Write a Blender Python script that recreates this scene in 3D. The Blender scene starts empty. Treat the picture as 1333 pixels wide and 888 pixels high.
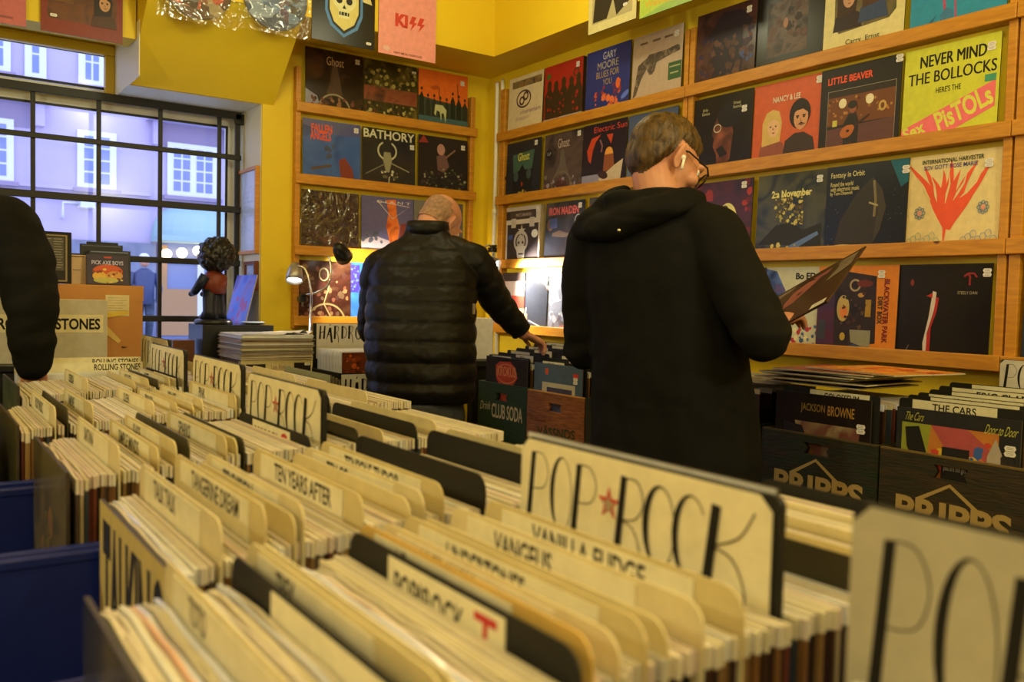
import bpy, bmesh, math, random
from mathutils import Vector, Matrix, noise
C = bpy.context.scene.collection
scene = bpy.context.scene
rnd = random.Random(7)
PI = math.pi
ZC = 1.27                                   # camera height above the floor

# ---------------------------------------------------------------- camera, world, lights, exposure
F_PX, PITCH, ROLL, YAW = 1143.76, math.radians(-2.6735), math.radians(1.3895), math.radians(34.8682)
FW = Vector((math.sin(YAW)*math.cos(PITCH), math.cos(YAW)*math.cos(PITCH), math.sin(PITCH)))
RT0 = Vector((math.cos(YAW), -math.sin(YAW), 0.0)); UP0 = RT0.cross(FW)
RT = math.cos(ROLL)*RT0 + math.sin(ROLL)*UP0
UP = -math.sin(ROLL)*RT0 + math.cos(ROLL)*UP0
cam_data = bpy.data.cameras.new('camera'); cam = bpy.data.objects.new('camera', cam_data); C.objects.link(cam)
cam.matrix_world = Matrix(((RT.x, UP.x, -FW.x, 0), (RT.y, UP.y, -FW.y, 0), (RT.z, UP.z, -FW.z, ZC), (0, 0, 0, 1)))
cam_data.sensor_width = 36.0; cam_data.lens = 36.0*F_PX/1333.0; cam_data.clip_start = 0.02
cam_data.dof.use_dof = True; cam_data.dof.focus_distance = 2.9; cam_data.dof.aperture_fstop = 5.4
scene.camera = cam
scene.view_settings.view_transform = 'Standard'; scene.view_settings.look = 'None'
scene.view_settings.gamma = 1.0; scene.view_settings.use_curve_mapping = False
scene.view_settings.exposure = 0.46
world = bpy.data.worlds.new('overcast_dusk'); scene.world = world; world.use_nodes = True
world.node_tree.nodes['Background'].inputs[0].default_value = (0.52, 0.62, 1.0, 1)
world.node_tree.nodes['Background'].inputs[1].default_value = 2.1

def add_room_light(loc, power, col, rad=0.10):  # serves the inferred ceiling lamps and the added fill lights; no fixtures
    d = bpy.data.lights.new('ceiling_and_fill_light', 'POINT'); d.energy = power; d.color = col; d.shadow_soft_size = rad
    o = bpy.data.objects.new('ceiling_and_fill_light', d); C.objects.link(o); o.location = loc
    return o
WARM = (1.0, 0.97, 0.61)
add_room_light((-0.35, -0.30, 2.22), 24, WARM)  # fill light added behind the camera to lift walls and soffits
add_room_light((1.75, -0.45, 2.18), 36, WARM)  # added fill, out of view at right, for the right wall
add_room_light((-1.40, 2.00, 1.95), 30, WARM)  # low fill added at left to reach the beam undersides
add_room_light((1.95, 2.95, 2.72), 6, WARM, 0.07)  # extra light added above the frame to brighten the corner
add_room_light((1.00, 3.15, 2.49), 7, WARM, 0.07)  # light added near the window wall to lift soffit and corner
add_room_light((0.35, 1.10, 2.85), 8, WARM)
add_room_light((1.45, 0.55, 2.85), 18, WARM)

# ---------------------------------------------------------------- helpers
def px(x, y, depth):
    """a point at a known distance in front of the photographer, from where it shows in the photograph"""
    return Vector((0, 0, ZC)) + depth*(FW + RT*((x-666.5)/F_PX) - UP*((y-444.0)/F_PX))
def lin(h):
    h = h.lstrip('#'); out = []
    for i in (0, 2, 4):
        c = int(h[i:i+2], 16)/255.0
        out.append(c/12.92 if c <= 0.04045 else ((c+0.055)/1.055)**2.4)
    return out
TINT = (1.0, 0.93, 0.80); GAIN = 1.15
def alb(h):
    return tuple(min(0.86, max(0.004, GAIN*c/t)) for c, t in zip(lin(h), TINT)) + (1,)
MATS = {}
def nodes_of(m):
    m.use_nodes = True; nt = m.node_tree; return nt, nt.nodes['Principled BSDF']
def M(spec):
    """'#rrggbb', '#rrggbb/rough', 'noise:#a,#b,#c:scale/rough', or a named material"""
    if spec in MATS: return MATS[spec]
    m = bpy.data.materials.new(spec.replace('#', '').replace(':', '_').replace('/', '_')[:50]); MATS[spec] = m
    nt, b = nodes_of(m)
    body, _, rough = spec.partition('/')
    b.inputs['Roughness'].default_value = float(rough) if rough else 0.45
    b.inputs['Specular IOR Level'].default_value = 0.35
    if body.startswith('noise:'):
        _, cols, sc = body.split(':'); cols = cols.split(',')
        tc = nt.nodes.new('ShaderNodeTexCoord'); n = nt.nodes.new('ShaderNodeTexNoise'); r = nt.nodes.new('ShaderNodeValToRGB')
        n.inputs['Scale'].default_value = float(sc); n.inputs['Detail'].default_value = 5; n.inputs['Distortion'].default_value = 0.6
        nt.links.new(tc.outputs['Object'], n.inputs['Vector']); nt.links.new(n.outputs['Fac'], r.inputs['Fac'])
        el = r.color_ramp.elements; k = len(cols)
        el[0].position = 0.33; el[0].color = alb(cols[0]); el[1].position = 0.66; el[1].color = alb(cols[-1])
        for i in range(1, k-1):
            e = el.new(0.33+0.33*i/(k-1)); e.color = alb(cols[i])
        nt.links.new(r.outputs['Color'], b.inputs['Base Color'])
    else:
        c = alb(body); b.inputs['Base Color'].default_value = c
        # printed ink and card are never perfectly even
        tc = nt.nodes.new('ShaderNodeTexCoord'); n = nt.nodes.new('ShaderNodeTexNoise'); r = nt.nodes.new('ShaderNodeValToRGB')
        n.inputs['Scale'].default_value = 34; n.inputs['Detail'].default_value = 7; n.inputs['Roughness'].default_value = 0.65
        r.color_ramp.elements[0].position = 0.32; r.color_ramp.elements[0].color = tuple(x*0.90 for x in c[:3])+(1,)
        r.color_ramp.elements[1].position = 0.68; r.color_ramp.elements[1].color = tuple(min(.88, x*1.07) for x in c[:3])+(1,)
        nt.links.new(tc.outputs['Object'], n.inputs['Vector']); nt.links.new(n.outputs['Fac'], r.inputs['Fac']); nt.links.new(r.outputs['Color'], b.inputs['Base Color'])
    return m
def special(name, col, rough=0.5, metal=0.0, bump=None, emit=None, coat=0.0, vary=None, spec=0.4, stretch=None):
    m = bpy.data.materials.new(name); MATS[name] = m; nt, b = nodes_of(m)
    b.inputs['Base Color'].default_value = tuple(col)+(1,) if not isinstance(col, str) else alb(col)
    b.inputs['Roughness'].default_value = rough; b.inputs['Metallic'].default_value = metal
    b.inputs['Specular IOR Level'].default_value = spec; b.inputs['Coat Weight'].default_value = coat
    if bump or vary:
        tc = nt.nodes.new('ShaderNodeTexCoord'); mp = nt.nodes.new('ShaderNodeMapping')
        nt.links.new(tc.outputs['Object'], mp.inputs['Vector'])
        if stretch: mp.inputs['Scale'].default_value = stretch
    if bump:
        n = nt.nodes.new('ShaderNodeTexNoise'); n.inputs['Scale'].default_value = bump[0]; n.inputs['Detail'].default_value = 4
        bp = nt.nodes.new('ShaderNodeBump'); bp.inputs['Strength'].default_value = bump[1]; bp.inputs['Distance'].default_value = bump[2] if len(bump) > 2 else 0.01
        nt.links.new(mp.outputs[0], n.inputs['Vector']); nt.links.new(n.outputs['Fac'], bp.inputs['Height']); nt.links.new(bp.outputs[0], b.inputs['Normal'])
    if vary:
        n = nt.nodes.new('ShaderNodeTexNoise'); n.inputs['Scale'].default_value = vary[1]; n.inputs['Detail'].default_value = 6
        r = nt.nodes.new('ShaderNodeValToRGB'); r.color_ramp.elements[0].position = 0.35; r.color_ramp.elements[1].position = 0.65
        base = b.inputs['Base Color'].default_value[:]
        r.color_ramp.elements[0].color = base
        r.color_ramp.elements[1].color = alb(vary[0]) if isinstance(vary[0], str) else tuple(vary[0])+(1,)
        nt.links.new(mp.outputs[0], n.inputs['Vector']); nt.links.new(n.outputs['Fac'], r.inputs['Fac']); nt.links.new(r.outputs['Color'], b.inputs['Base Color'])
    if emit:
        b.inputs['Emission Color'].default_value = tuple(emit[0])+(1,); b.inputs['Emission Strength'].default_value = emit[1]
    return name
special('wall_paint', (0.82, 0.60, 0.018), 0.55, bump=(40, 0.08), vary=((0.79, 0.56, 0.016), 3.0))
special('ceiling_paint', (0.78, 0.52, 0.06), 0.6)
special('reveal_paint', (0.72, 0.66, 0.45), 0.5)
special('floor_wood', (0.16, 0.10, 0.06), 0.5, vary=((0.10, 0.06, 0.035), 4))
special('frame_yellow', (0.62, 0.42, 0.04), 0.35)
special('frame_white', (0.75, 0.75, 0.72), 0.35)
special('black_iron', (0.022, 0.02, 0.018), 0.45, spec=0.3)
special('black_gloss', (0.012, 0.012, 0.013), 0.3)
special('black_card', (0.016, 0.015, 0.013), 0.55, spec=0.2)
special('black_cloth', (0.0065, 0.0065, 0.0065), 0.85, bump=(160, 0.25, 0.002), spec=0.15)
special('black_nylon', (0.006, 0.006, 0.007), 0.46, bump=(60, 0.35, 0.004), spec=0.22)
special('denim', (0.035, 0.045, 0.07), 0.9, bump=(220, 0.4, 0.002), vary=((0.07, 0.085, 0.12), 9))
special('trouser_dark', (0.02, 0.02, 0.022), 0.9)
special('skin', (0.62, 0.30, 0.19), 0.5, bump=(180, 0.08, 0.002), vary=((0.55, 0.24, 0.15), 14))
special('hair_brown', (0.028, 0.014, 0.005), 0.45, bump=(110, 0.9, 0.004), vary=((0.12, 0.068, 0.024), 70), stretch=(1, 1, 0.22))
special('hair_grey', (0.40, 0.22, 0.13), 0.6, bump=(160, 0.6, 0.003), vary=((0.24, 0.15, 0.09), 70))
special('white_plastic', (0.85, 0.84, 0.80), 0.25)
special('pipe_white', (0.8, 0.76, 0.66), 0.35)
special('chrome', (0.75, 0.72, 0.66), 0.18, metal=1.0)
special('grey_metal', (0.42, 0.40, 0.37), 0.35, metal=0.7)
special('blue_plastic', (0.010, 0.022, 0.19), 0.4)
special('bulb', (1, 1, 1), 0.4, emit=((1.0, 0.95, 0.85), 14))
special('globe_lamp', (1, 1, 1), 0.4, emit=((1.0, 0.78, 0.45), 4))
special('cardboard', (0.56, 0.26, 0.07), 0.6, vary=((0.50, 0.22, 0.06), 7))
special('green_paint', (0.010, 0.038, 0.016), 0.5, bump=(30, 0.2), vary=((0.016, 0.05, 0.02), 18), stretch=(1, 1, 5))
special('dark_green_wood', (0.013, 0.022, 0.009), 0.55, bump=(30, 0.25), vary=((0.028, 0.020, 0.010), 9), stretch=(1, 1, 6))
special('brown_green_wood', (0.045, 0.028, 0.012), 0.55, bump=(30, 0.25), vary=((0.022, 0.020, 0.009), 10), stretch=(1, 1, 7))
special('crate_wood', (0.30, 0.105, 0.035), 0.55, bump=(30, 0.3), vary=((0.17, 0.055, 0.02), 16), stretch=(1, 1, 9))
special('print_cream', (0.62, 0.52, 0.30), 0.6)
special('print_gold', (0.42, 0.29, 0.10), 0.6)
special('ink', (0.012, 0.011, 0.010), 0.6, spec=0.2)
special('ink_red', (0.55, 0.03, 0.03), 0.6)
special('sticker', (0.80, 0.77, 0.72), 0.5)
special('table_wood', (0.22, 0.13, 0.07), 0.55)
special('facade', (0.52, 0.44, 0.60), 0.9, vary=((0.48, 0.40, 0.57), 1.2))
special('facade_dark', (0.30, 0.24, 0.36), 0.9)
special('stone', (0.24, 0.27, 0.36), 0.9, vary=((0.15, 0.17, 0.26), 3))
special('copper_green', (0.34, 0.50, 0.50), 0.8)
special('asphalt', (0.55, 0.58, 0.62), 0.8)
special('pane_dark', (0.20, 0.24, 0.42), 0.15)
special('door_wood', (0.45, 0.24, 0.10), 0.5)
def pine():
    m = bpy.data.materials.new('pine'); MATS['pine'] = m; nt, b = nodes_of(m)
    tc = nt.nodes.new('ShaderNodeTexCoord'); mp = nt.nodes.new('ShaderNodeMapping'); mp.inputs['Scale'].default_value = (3, 3, 26)
    n = nt.nodes.new('ShaderNodeTexNoise'); n.inputs['Scale'].default_value = 3; n.inputs['Detail'].default_value = 6; n.inputs['Distortion'].default_value = 0.8
    r = nt.nodes.new('ShaderNodeValToRGB'); e = r.color_ramp.elements
    e[0].position = 0.3; e[0].color = (0.47, 0.185, 0.010, 1); e[1].position = 0.7; e[1].color = (0.64, 0.29, 0.022, 1)
    v = nt.nodes.new('ShaderNodeTexVoronoi'); v.inputs['Scale'].default_value = 5.5
    kr = nt.nodes.new('ShaderNodeValToRGB'); kr.color_ramp.elements[0].position = 0.05; kr.color_ramp.elements[0].color = (0.13, 0.045, 0.012, 1)
    kr.color_ramp.elements[1].position = 0.085; kr.color_ramp.elements[1].color = (1, 1, 1, 1)
    mx = nt.nodes.new('ShaderNodeMixRGB'); mx.blend_type = 'MULTIPLY'; mx.inputs[0].default_value = 1
    nt.links.new(tc.outputs['Object'], mp.inputs[0]); nt.links.new(mp.outputs[0], n.inputs['Vector']); nt.links.new(n.outputs['Fac'], r.inputs[0])
    nt.links.new(tc.outputs['Object'], v.inputs['Vector']); nt.links.new(v.outputs['Distance'], kr.inputs[0])
    nt.links.new(r.outputs[0], mx.inputs[1]); nt.links.new(kr.outputs[0], mx.inputs[2]); nt.links.new(mx.outputs[0], b.inputs['Base Color'])
    b.inputs['Roughness'].default_value = 0.42
pine()
def clear(name, fac, rough, tint=(1, 1, 1), bump=None):
    m = bpy.data.materials.new(name); MATS[name] = m; m.use_nodes = True; nt = m.node_tree
    nt.nodes.remove(nt.nodes['Principled BSDF']); out = nt.nodes['Material Output']
    t = nt.nodes.new('ShaderNodeBsdfTransparent'); t.inputs[0].default_value = tuple(tint)+(1,)
    g = nt.nodes.new('ShaderNodeBsdfGlossy'); g.inputs['Roughness'].default_value = rough
    mx = nt.nodes.new('ShaderNodeMixShader'); mx.inputs[0].default_value = fac
    nt.links.new(t.outputs[0], mx.inputs[1]); nt.links.new(g.outputs[0], mx.inputs[2]); nt.links.new(mx.outputs[0], out.inputs[0])
    if bump:
        tc = nt.nodes.new('ShaderNodeTexCoord'); n = nt.nodes.new('ShaderNodeTexNoise'); n.inputs['Scale'].default_value = bump[0]; n.inputs['Distortion'].default_value = 1.5
        bp = nt.nodes.new('ShaderNodeBump'); bp.inputs['Strength'].default_value = bump[1]; bp.inputs['Distance'].default_value = 0.02
        nt.links.new(tc.outputs['Object'], n.inputs['Vector']); nt.links.new(n.outputs['Fac'], bp.inputs['Height']); nt.links.new(bp.outputs[0], g.inputs['Normal'])
clear('window_glass', 0.02, 0.16, (0.97, 0.98, 1.0))
clear('clear_sleeve', 0.05, 0.12, bump=(5, 0.10))
clear('crinkled_sleeve', 0.12, 0.10, bump=(14, 0.8))
clear('spectacle_glass', 0.06, 0.05)

class B:
    """collects shapes into one mesh with several materials"""
    def __init__(s): s.bm = bmesh.new(); s.mats = []
    def mi(s, m):
        if m not in s.mats: s.mats.append(m)
        return s.mats.index(m)
    def face(s, pts, m):
        vs = [s.bm.verts.new(p) for p in pts]
        try: f = s.bm.faces.new(vs); f.material_index = s.mi(m); return f
        except ValueError: return None
    def box(s, lo, hi, m, bevel=0.0, xf=None):
        x0, y0, z0 = lo; x1, y1, z1 = hi
        P = [(x0, y0, z0), (x1, y0, z0), (x1, y1, z0), (x0, y1, z0), (x0, y0, z1), (x1, y0, z1), (x1, y1, z1), (x0, y1, z1)]
        vs = [s.bm.verts.new(xf @ Vector(p) if xf else p) for p in P]; fs = []
        for q in ((0, 3, 2, 1), (4, 5, 6, 7), (0, 1, 5, 4), (1, 2, 6, 5), (2, 3, 7, 6), (3, 0, 4, 7)):
            f = s.bm.faces.new([vs[i] for i in q]); f.material_index = s.mi(m); fs.append(f)
        if bevel:
            es = list({e for f in fs for e in f.edges})
            r = bmesh.ops.bevel(s.bm, geom=es, offset=bevel, segments=2, affect='EDGES', profile=0.5)
            for f in r['faces']: f.material_index = s.mi(m)
        return fs
    def prism(s, poly, fn, m, t, n=None):
        """poly: 2-D outline; fn(u, v, w) -> point; extruded from w=0 to w=t"""
        a = [s.bm.verts.new(fn(u, v, 0)) for u, v in poly]; b = [s.bm.verts.new(fn(u, v, t)) for u, v in poly]; k = len(poly)
        for f in (a[::-1], b): s.bm.faces.new(f).material_index = s.mi(m)
        for i in range(k): s.bm.faces.new((a[i], a[(i+1) % k], b[(i+1) % k], b[i])).material_index = s.mi(m)
    def tube(s, path, rad, m, n=10, caps=True, flat=None):
        path = [Vector(p) for p in path]; rr = rad if isinstance(rad, (list, tuple)) else [rad]*len(path); rings = []
        up = Vector((0, 0, 1))
        d0 = (path[1]-path[0]).normalized()
        if abs(d0.z) > 0.9: up = Vector((1, 0, 0))
        for i, p in enumerate(path):
            d = (path[min(i+1, len(path)-1)]-path[max(i-1, 0)]).normalized()
            a = d.cross(up); a = a.normalized() if a.length > 1e-6 else Vector((0, 1, 0)); b = a.cross(d).normalized(); up = b
            fx = flat if flat else 1.0
            rings.append([s.bm.verts.new(p + a*rr[i]*math.cos(2*PI*k/n) + b*rr[i]*fx*math.sin(2*PI*k/n)) for k in range(n)])
        for r0, r1 in zip(rings, rings[1:]):
            for k in range(n):
                f = s.bm.faces.new((r0[k], r0[(k+1) % n], r1[(k+1) % n], r1[k])); f.material_index = s.mi(m); f.smooth = True
        if caps:
            s.bm.faces.new(rings[0][::-1]).material_index = s.mi(m); s.bm.faces.new(rings[-1]).material_index = s.mi(m)
    def loft(s, rings, m, caps=True, smooth=True):
        R = [[s.bm.verts.new(p) for p in r] for r in rings]; n = len(R[0])
        for r0, r1 in zip(R, R[1:]):
            for k in range(n):
                f = s.bm.faces.new((r0[k], r0[(k+1) % n], r1[(k+1) % n], r1[k])); f.material_index = s.mi(m); f.smooth = smooth
        if caps:
            s.bm.faces.new(R[0][::-1]).material_index = s.mi(m); s.bm.faces.new(R[-1]).material_index = s.mi(m)
    def lathe(s, prof, m, n=20, xf=None):
        rings = []
        for r, z in prof:
            rings.append([(xf @ Vector((r*math.cos(2*PI*k/n), r*math.sin(2*PI*k/n), z))) if xf else Vector((r*math.cos(2*PI*k/n), r*math.sin(2*PI*k/n), z)) for k in range(n)])
        s.loft(rings, m)
    def ball(s, c, r, m, n=12, xf=None):
        rx, ry, rz = r if isinstance(r, (tuple, list)) else (r, r, r); c = Vector(c); rings = []
        for i in range(1, n):
            t = PI*i/n; rings.append([c + (xf @ Vector((rx*math.sin(t)*math.cos(2*PI*k/(2*n)), ry*math.sin(t)*math.sin(2*PI*k/(2*n)), -rz*math.cos(t))) if xf
                 else Vector((rx*math.sin(t)*math.cos(2*PI*k/(2*n)), ry*math.sin(t)*math.sin(2*PI*k/(2*n)), -rz*math.cos(t)))) for k in range(2*n)])
        s.loft(rings, m)
    def mesh(s, name):
        bmesh.ops.recalc_face_normals(s.bm, faces=s.bm.faces[:]) if getattr(s, 'recalc', True) else None
        me = bpy.data.meshes.new(name); s.bm.to_mesh(me); s.bm.free()
        for m in s.mats: me.materials.append(M(m))
        return me
    def build(s, name, parent=None, loc=None, rot=None):
        o = bpy.data.objects.new(name, s.mesh(name)); C.objects.link(o)
        if parent: o.parent = parent
        if loc is not None: o.location = loc
        if rot is not None: o.rotation_euler = rot
        return o
def tag(o, label=None, cat=None, group=None, kind=None):
    if label: o['label'] = label
    if cat: o['category'] = cat
    if group: o['group'] = group
    if kind: o['kind'] = kind
    return o
def empty(name, loc=(0, 0, 0), rz=0.0):
    o = bpy.data.objects.new(name, None); C.objects.link(o); o.location = loc; o.rotation_euler = (0, 0, rz); o.empty_display_size = 0.05
    return o
def struct(o): o['kind'] = 'structure'; return o
KIDS = {}
def copy_tree(o, parent=None):
    c = o.copy(); C.objects.link(c)
    if parent: c.parent = parent
    for ch in o.children: copy_tree(ch, c)
    return c

# ---- lettering: built-in font for print, hand strokes for the painted signs
TXT = {}
def text_geo(s, bold=0.0):
    key = (s, bold)
    if key in TXT: return TXT[key]
    cu = bpy.data.curves.new('t', 'FONT'); cu.body = s; cu.size = 1.0; cu.offset = bold; cu.resolution_u = 3; cu.fill_mode = 'FRONT'
    ob = bpy.data.objects.new('t', cu); C.objects.link(ob)
    me = bpy.data.meshes.new_from_object(ob.evaluated_get(bpy.context.evaluated_depsgraph_get()))
    vs = [(v.co.x, v.co.y) for v in me.vertices]; fs = [tuple(p.vertices) for p in me.polygons]
    x0 = min(v[0] for v in vs); x1 = max(v[0] for v in vs); y0 = min(v[1] for v in vs); y1 = max(v[1] for v in vs)
    vs = [((x-x0)/(x1-x0), (y-y0)/(y1-y0)) for x, y in vs]
    bpy.data.objects.remove(ob); bpy.data.curves.remove(cu); bpy.data.meshes.remove(me)
    TXT[key] = (vs, fs); return TXT[key]
def ribbon(pts):
    """pts (x, y, w) -> outline polygons (quads) of a stroke of varying width"""
    out = []; L = []
    for i, (x, y, w) in enumerate(pts):
        a = pts[max(i-1, 0)]; b = pts[min(i+1, len(pts)-1)]; dx, dy = b[0]-a[0], b[1]-a[1]; l = math.hypot(dx, dy) or 1
        nx, ny = -dy/l*w/2, dx/l*w/2; L.append(((x+nx, y+ny), (x-nx, y-ny)))
    for (a, b), (c, d) in zip(L, L[1:]): out.append([a, b, d, c])
    return out
def spline(pts, n=6):
    out = []
    for i in range(len(pts)-1):
        p0 = pts[max(i-1, 0)]; p1 = pts[i]; p2 = pts[i+1]; p3 = pts[min(i+2, len(pts)-1)]
        for k in range(n):
            t = k/n; out.append(tuple(0.5*((2*b)+(-a+c)*t+(2*a-5*b+4*c-d)*t*t+(-a+3*b-3*c+d)*t**3) for a, b, c, d in zip(p0, p1, p2, p3)))
    out.append(pts[-1]); return out
TH, HL = 0.20, 0.026
def oval(thick=TH):
    return [(0.5+0.42*math.cos(a), 0.5+0.52*math.sin(a), HL+thick*0.75*max(0, math.cos(a-PI*0.95))**1.5) for a in [2*PI*k/28+PI/2 for k in range(29)]]
DECO = {'P': [[(0.06, -0.02, TH), (0.22, 1.0, TH*0.9)], spline([(0.22, 1.0, HL), (0.62, 0.98, HL), (0.84, 0.74, HL), (0.66, 0.48, HL), (0.16, 0.42, HL)])],
        'O': [oval()],
        'R': [[(0.06, -0.05, TH), (0.24, 1.02, TH*0.9)], spline([(0.24, 1.0, HL), (0.66, 0.98, HL), (0.82, 0.72, HL), (0.6, 0.50, HL), (0.16, 0.44, HL)]), spline([(0.16, 0.44, HL), (0.55, 0.36, HL), (0.78, 0.05, HL), (0.82, -0.25, HL)])],
        'C': [[(0.52+0.44*math.cos(a), 0.5+0.52*math.sin(a), HL+TH*0.7*max(0, math.cos(a-PI*0.98))**1.4) for a in [PI*0.22+2*PI*k/28*0.76 for k in range(29)]]],
        'K': [[(0.06, -0.08, TH), (0.24, 1.0, TH*0.95)], spline([(1.0, 1.02, HL), (0.7, 0.68, HL), (0.17, 0.50, HL)]), spline([(0.17, 0.5, HL), (0.6, 0.4, HL), (0.85, 0.05, HL), (0.78, -0.3, HL)])]}
W_ = 0.30
BRUSH = {'H': [[(0.12, -0.02, W_), (0.2, 1.0, W_*.7)], [(0.05, 0.42, .10), (0.85, 0.6, .10)], [(0.72, 0.0, W_), (0.84, 1.0, W_*.7)]],
         'A': [[(0.0, -0.05, .07), (0.55, 0.85, W_)], [(0.55, 0.85, W_), (0.82, -0.3, W_)], [(0.1, 0.3, .10), (0.8, 0.35, .10)], [(0.48, 1.0, .12), (0.56, 1.1, .12)]],
         'R': [[(0.15, -0.02, W_), (0.2, 1.0, W_)], spline([(0.2, 1.0, .06), (0.7, 0.9, .09), (0.6, 0.55, .06), (0.2, 0.48, .05)]), spline([(0.2, 0.48, .05), (0.6, 0.3, .09), (0.75, -0.3, .1)])],
         'D': [[(0.2, 0.0, W_), (0.22, 1.0, W_)], spline([(0.22, 1.0, .05), (0.8, 0.75, .1), (0.75, 0.2, .1), (0.2, 0.0, .05)])],
         'O': [[(0.5+0.4*math.cos(a), 0.45+0.5*math.sin(a), .10+.12*abs(math.cos(a))) for a in [2*PI*k/20+PI/2 for k in range(21)]]],
         'C': [[(0.55+0.42*math.cos(a), 0.45+0.5*math.sin(a), .10+.12*abs(math.cos(a))) for a in [PI*0.25+2*PI*k/20*0.75 for k in range(21)]]],
         'K': [[(0.15, 0.0, W_), (0.2, 1.0, W_)], [(0.85, 1.0, .05), (0.2, 0.5, .07)], spline([(0.2, 0.5, .06), (0.6, 0.3, .08), (0.85, -0.3, .1)])]}
class Face:
    """a flat printed side: u to the right, v down, both 0..1; layers lie a hair above one another"""
    def __init__(s, b, O, U, V, N, step=0.00012):
        s.b, s.O, s.U, s.V, s.N, s.k, s.step = b, Vector(O), Vector(U), Vector(V), Vector(N).normalized(), 0, step
    def p(s, u, v):
        u, v = min(1.0, max(0.0, u)), min(1.0, max(0.0, v)); return s.O + s.U*u + s.V*v + s.N*(s.step*s.k)
    def poly(s, pts, m, new=True):
        if new: s.k += 1
        s.b.face([s.p(u, v) for u, v in pts], m)
    def text(s, t, u0, v0, u1, v1, m, rot=0.0, bold=0.0, shear=0.0):
        s.k += 1; vs, fs = text_geo(t, bold); cu, cv = (u0+u1)/2, (v0+v1)/2; asp = s.V.length/s.U.length; P = []
        for x, y in vs:
            a = (x-.5)*(u1-u0) + shear*(y-.5)*(v1-v0); q = -(y-.5)*(v1-v0)
            if rot:
                q *= asp; a, q = a*math.cos(rot)+q*math.sin(rot), -a*math.sin(rot)+q*math.cos(rot); q /= asp
            P.append(s.b.bm.verts.new(s.p(cu+a, cv+q)))
        mi = s.b.mi(m)
        for f in fs:
            try: s.b.bm.faces.new([P[i] for i in f]).material_index = mi
            except ValueError: pass
    def strokes(s, font, ch, u0, v0, u1, v1, m, slant=0.0):
        s.k += 1; asp = (v1-v0)*s.V.length/((u1-u0)*s.U.length)
        for st in font[ch]:
            # widths are in letter heights: keep them square in the sign's own plane
            S = [(x, y*asp, w*min(1.0, asp)) for x, y, w in st]
            for q in ribbon(S): s.poly([(u0+(x+slant*y)*(u1-u0), v1-(y/asp)*(v1-v0)) for x, y in q], m, new=False)
    def draw(s, shapes):
        for sh in shapes:
            k = sh[0]
            if k == 'r': _, a, b, c, d, m = sh; s.poly([(a, b), (c, b), (c, d), (a, d)], m)
            elif k == 'e':
                _, cu, cv, ru, rv, m = sh[:6]; ro = sh[6] if len(sh) > 6 else 0
                s.poly([(cu+ru*math.cos(t)*math.cos(ro)-rv*math.sin(t)*math.sin(ro), cv+ru*math.cos(t)*math.sin(ro)+rv*math.sin(t)*math.cos(ro)) for t in [2*PI*i/22 for i in range(22)]], m)
            elif k == 'p': s.poly(sh[1], sh[2])
            elif k == 'b':
                s.k += 1
                for q in ribbon(sh[1]): s.poly(q, sh[2], new=False)
            elif k == 'l':
                s.k += 1
                for q in ribbon([(x, y, sh[2]) for x, y in sh[1]]): s.poly(q, sh[3], new=False)
            elif k == 'o':
                _, cu, cv, ru, rv, w, m = sh; s.k += 1
                for q in ribbon([(cu+ru*math.cos(t), cv+rv*math.sin(t), w) for t in [2*PI*i/26 for i in range(27)]]): s.poly(q, m, new=False)
            elif k == 't': s.text(*sh[1:7], **(sh[7] if len(sh) > 7 else {}))
            elif k == 'star':
                _, cu, cv, r, r2, m = sh[:6]; asp = s.U.length/s.V.length
                s.poly([(cu+(r if i % 2 == 0 else r2)*math.sin(PI*i/5), cv-asp*(r if i % 2 == 0 else r2)*math.cos(PI*i/5)) for i in range(10)], m)
            elif k == 's':       # scatter of small ragged patches
                _, a, b, c, d, n, sz, seed, cols = sh; q = random.Random(seed); s.k += 1
                for i in range(n):
                    u = a+(c-a)*q.random(); v = b+(d-b)*q.random(); r = sz*(0.4+q.random()); t0 = q.random()*6
                    s.k += 0.05
                    s.poly([(min(1, max(0, u+r*(0.6+0.5*q.random())*math.cos(t0+t))), min(1, max(0, v+r*(0.6+0.5*q.random())*math.sin(t0+t)))) for t in (0, 1, 2, 3, 4, 5)], q.choice(cols), new=False)
# ================================================================ the room
XW, YW = 2.80, 4.31
def slab(name, lo, hi, m):
    b = B(); b.box((lo[0], lo[1], lo[2]+ZC), (hi[0], hi[1], hi[2]+ZC), m); return struct(b.build(name))
FL = -ZC
slab('floor', (-3.2, -2.6, FL-0.05), (XW+0.12, 4.78, FL), 'floor_wood')
slab('ceiling', (-3.2, -2.6, 1.85), (XW+0.12, 4.78, 1.92), 'ceiling_paint')
slab('wall_right', (XW, -2.6, FL), (XW+0.12, 4.78, 1.85), 'wall_paint')
slab('wall_left', (-3.2, -2.6, FL), (-3.1, 4.78, 1.85), 'wall_paint')
slab('wall_back', (-3.1, -2.6, FL), (XW, -2.5, 1.85), 'wall_paint')
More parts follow.
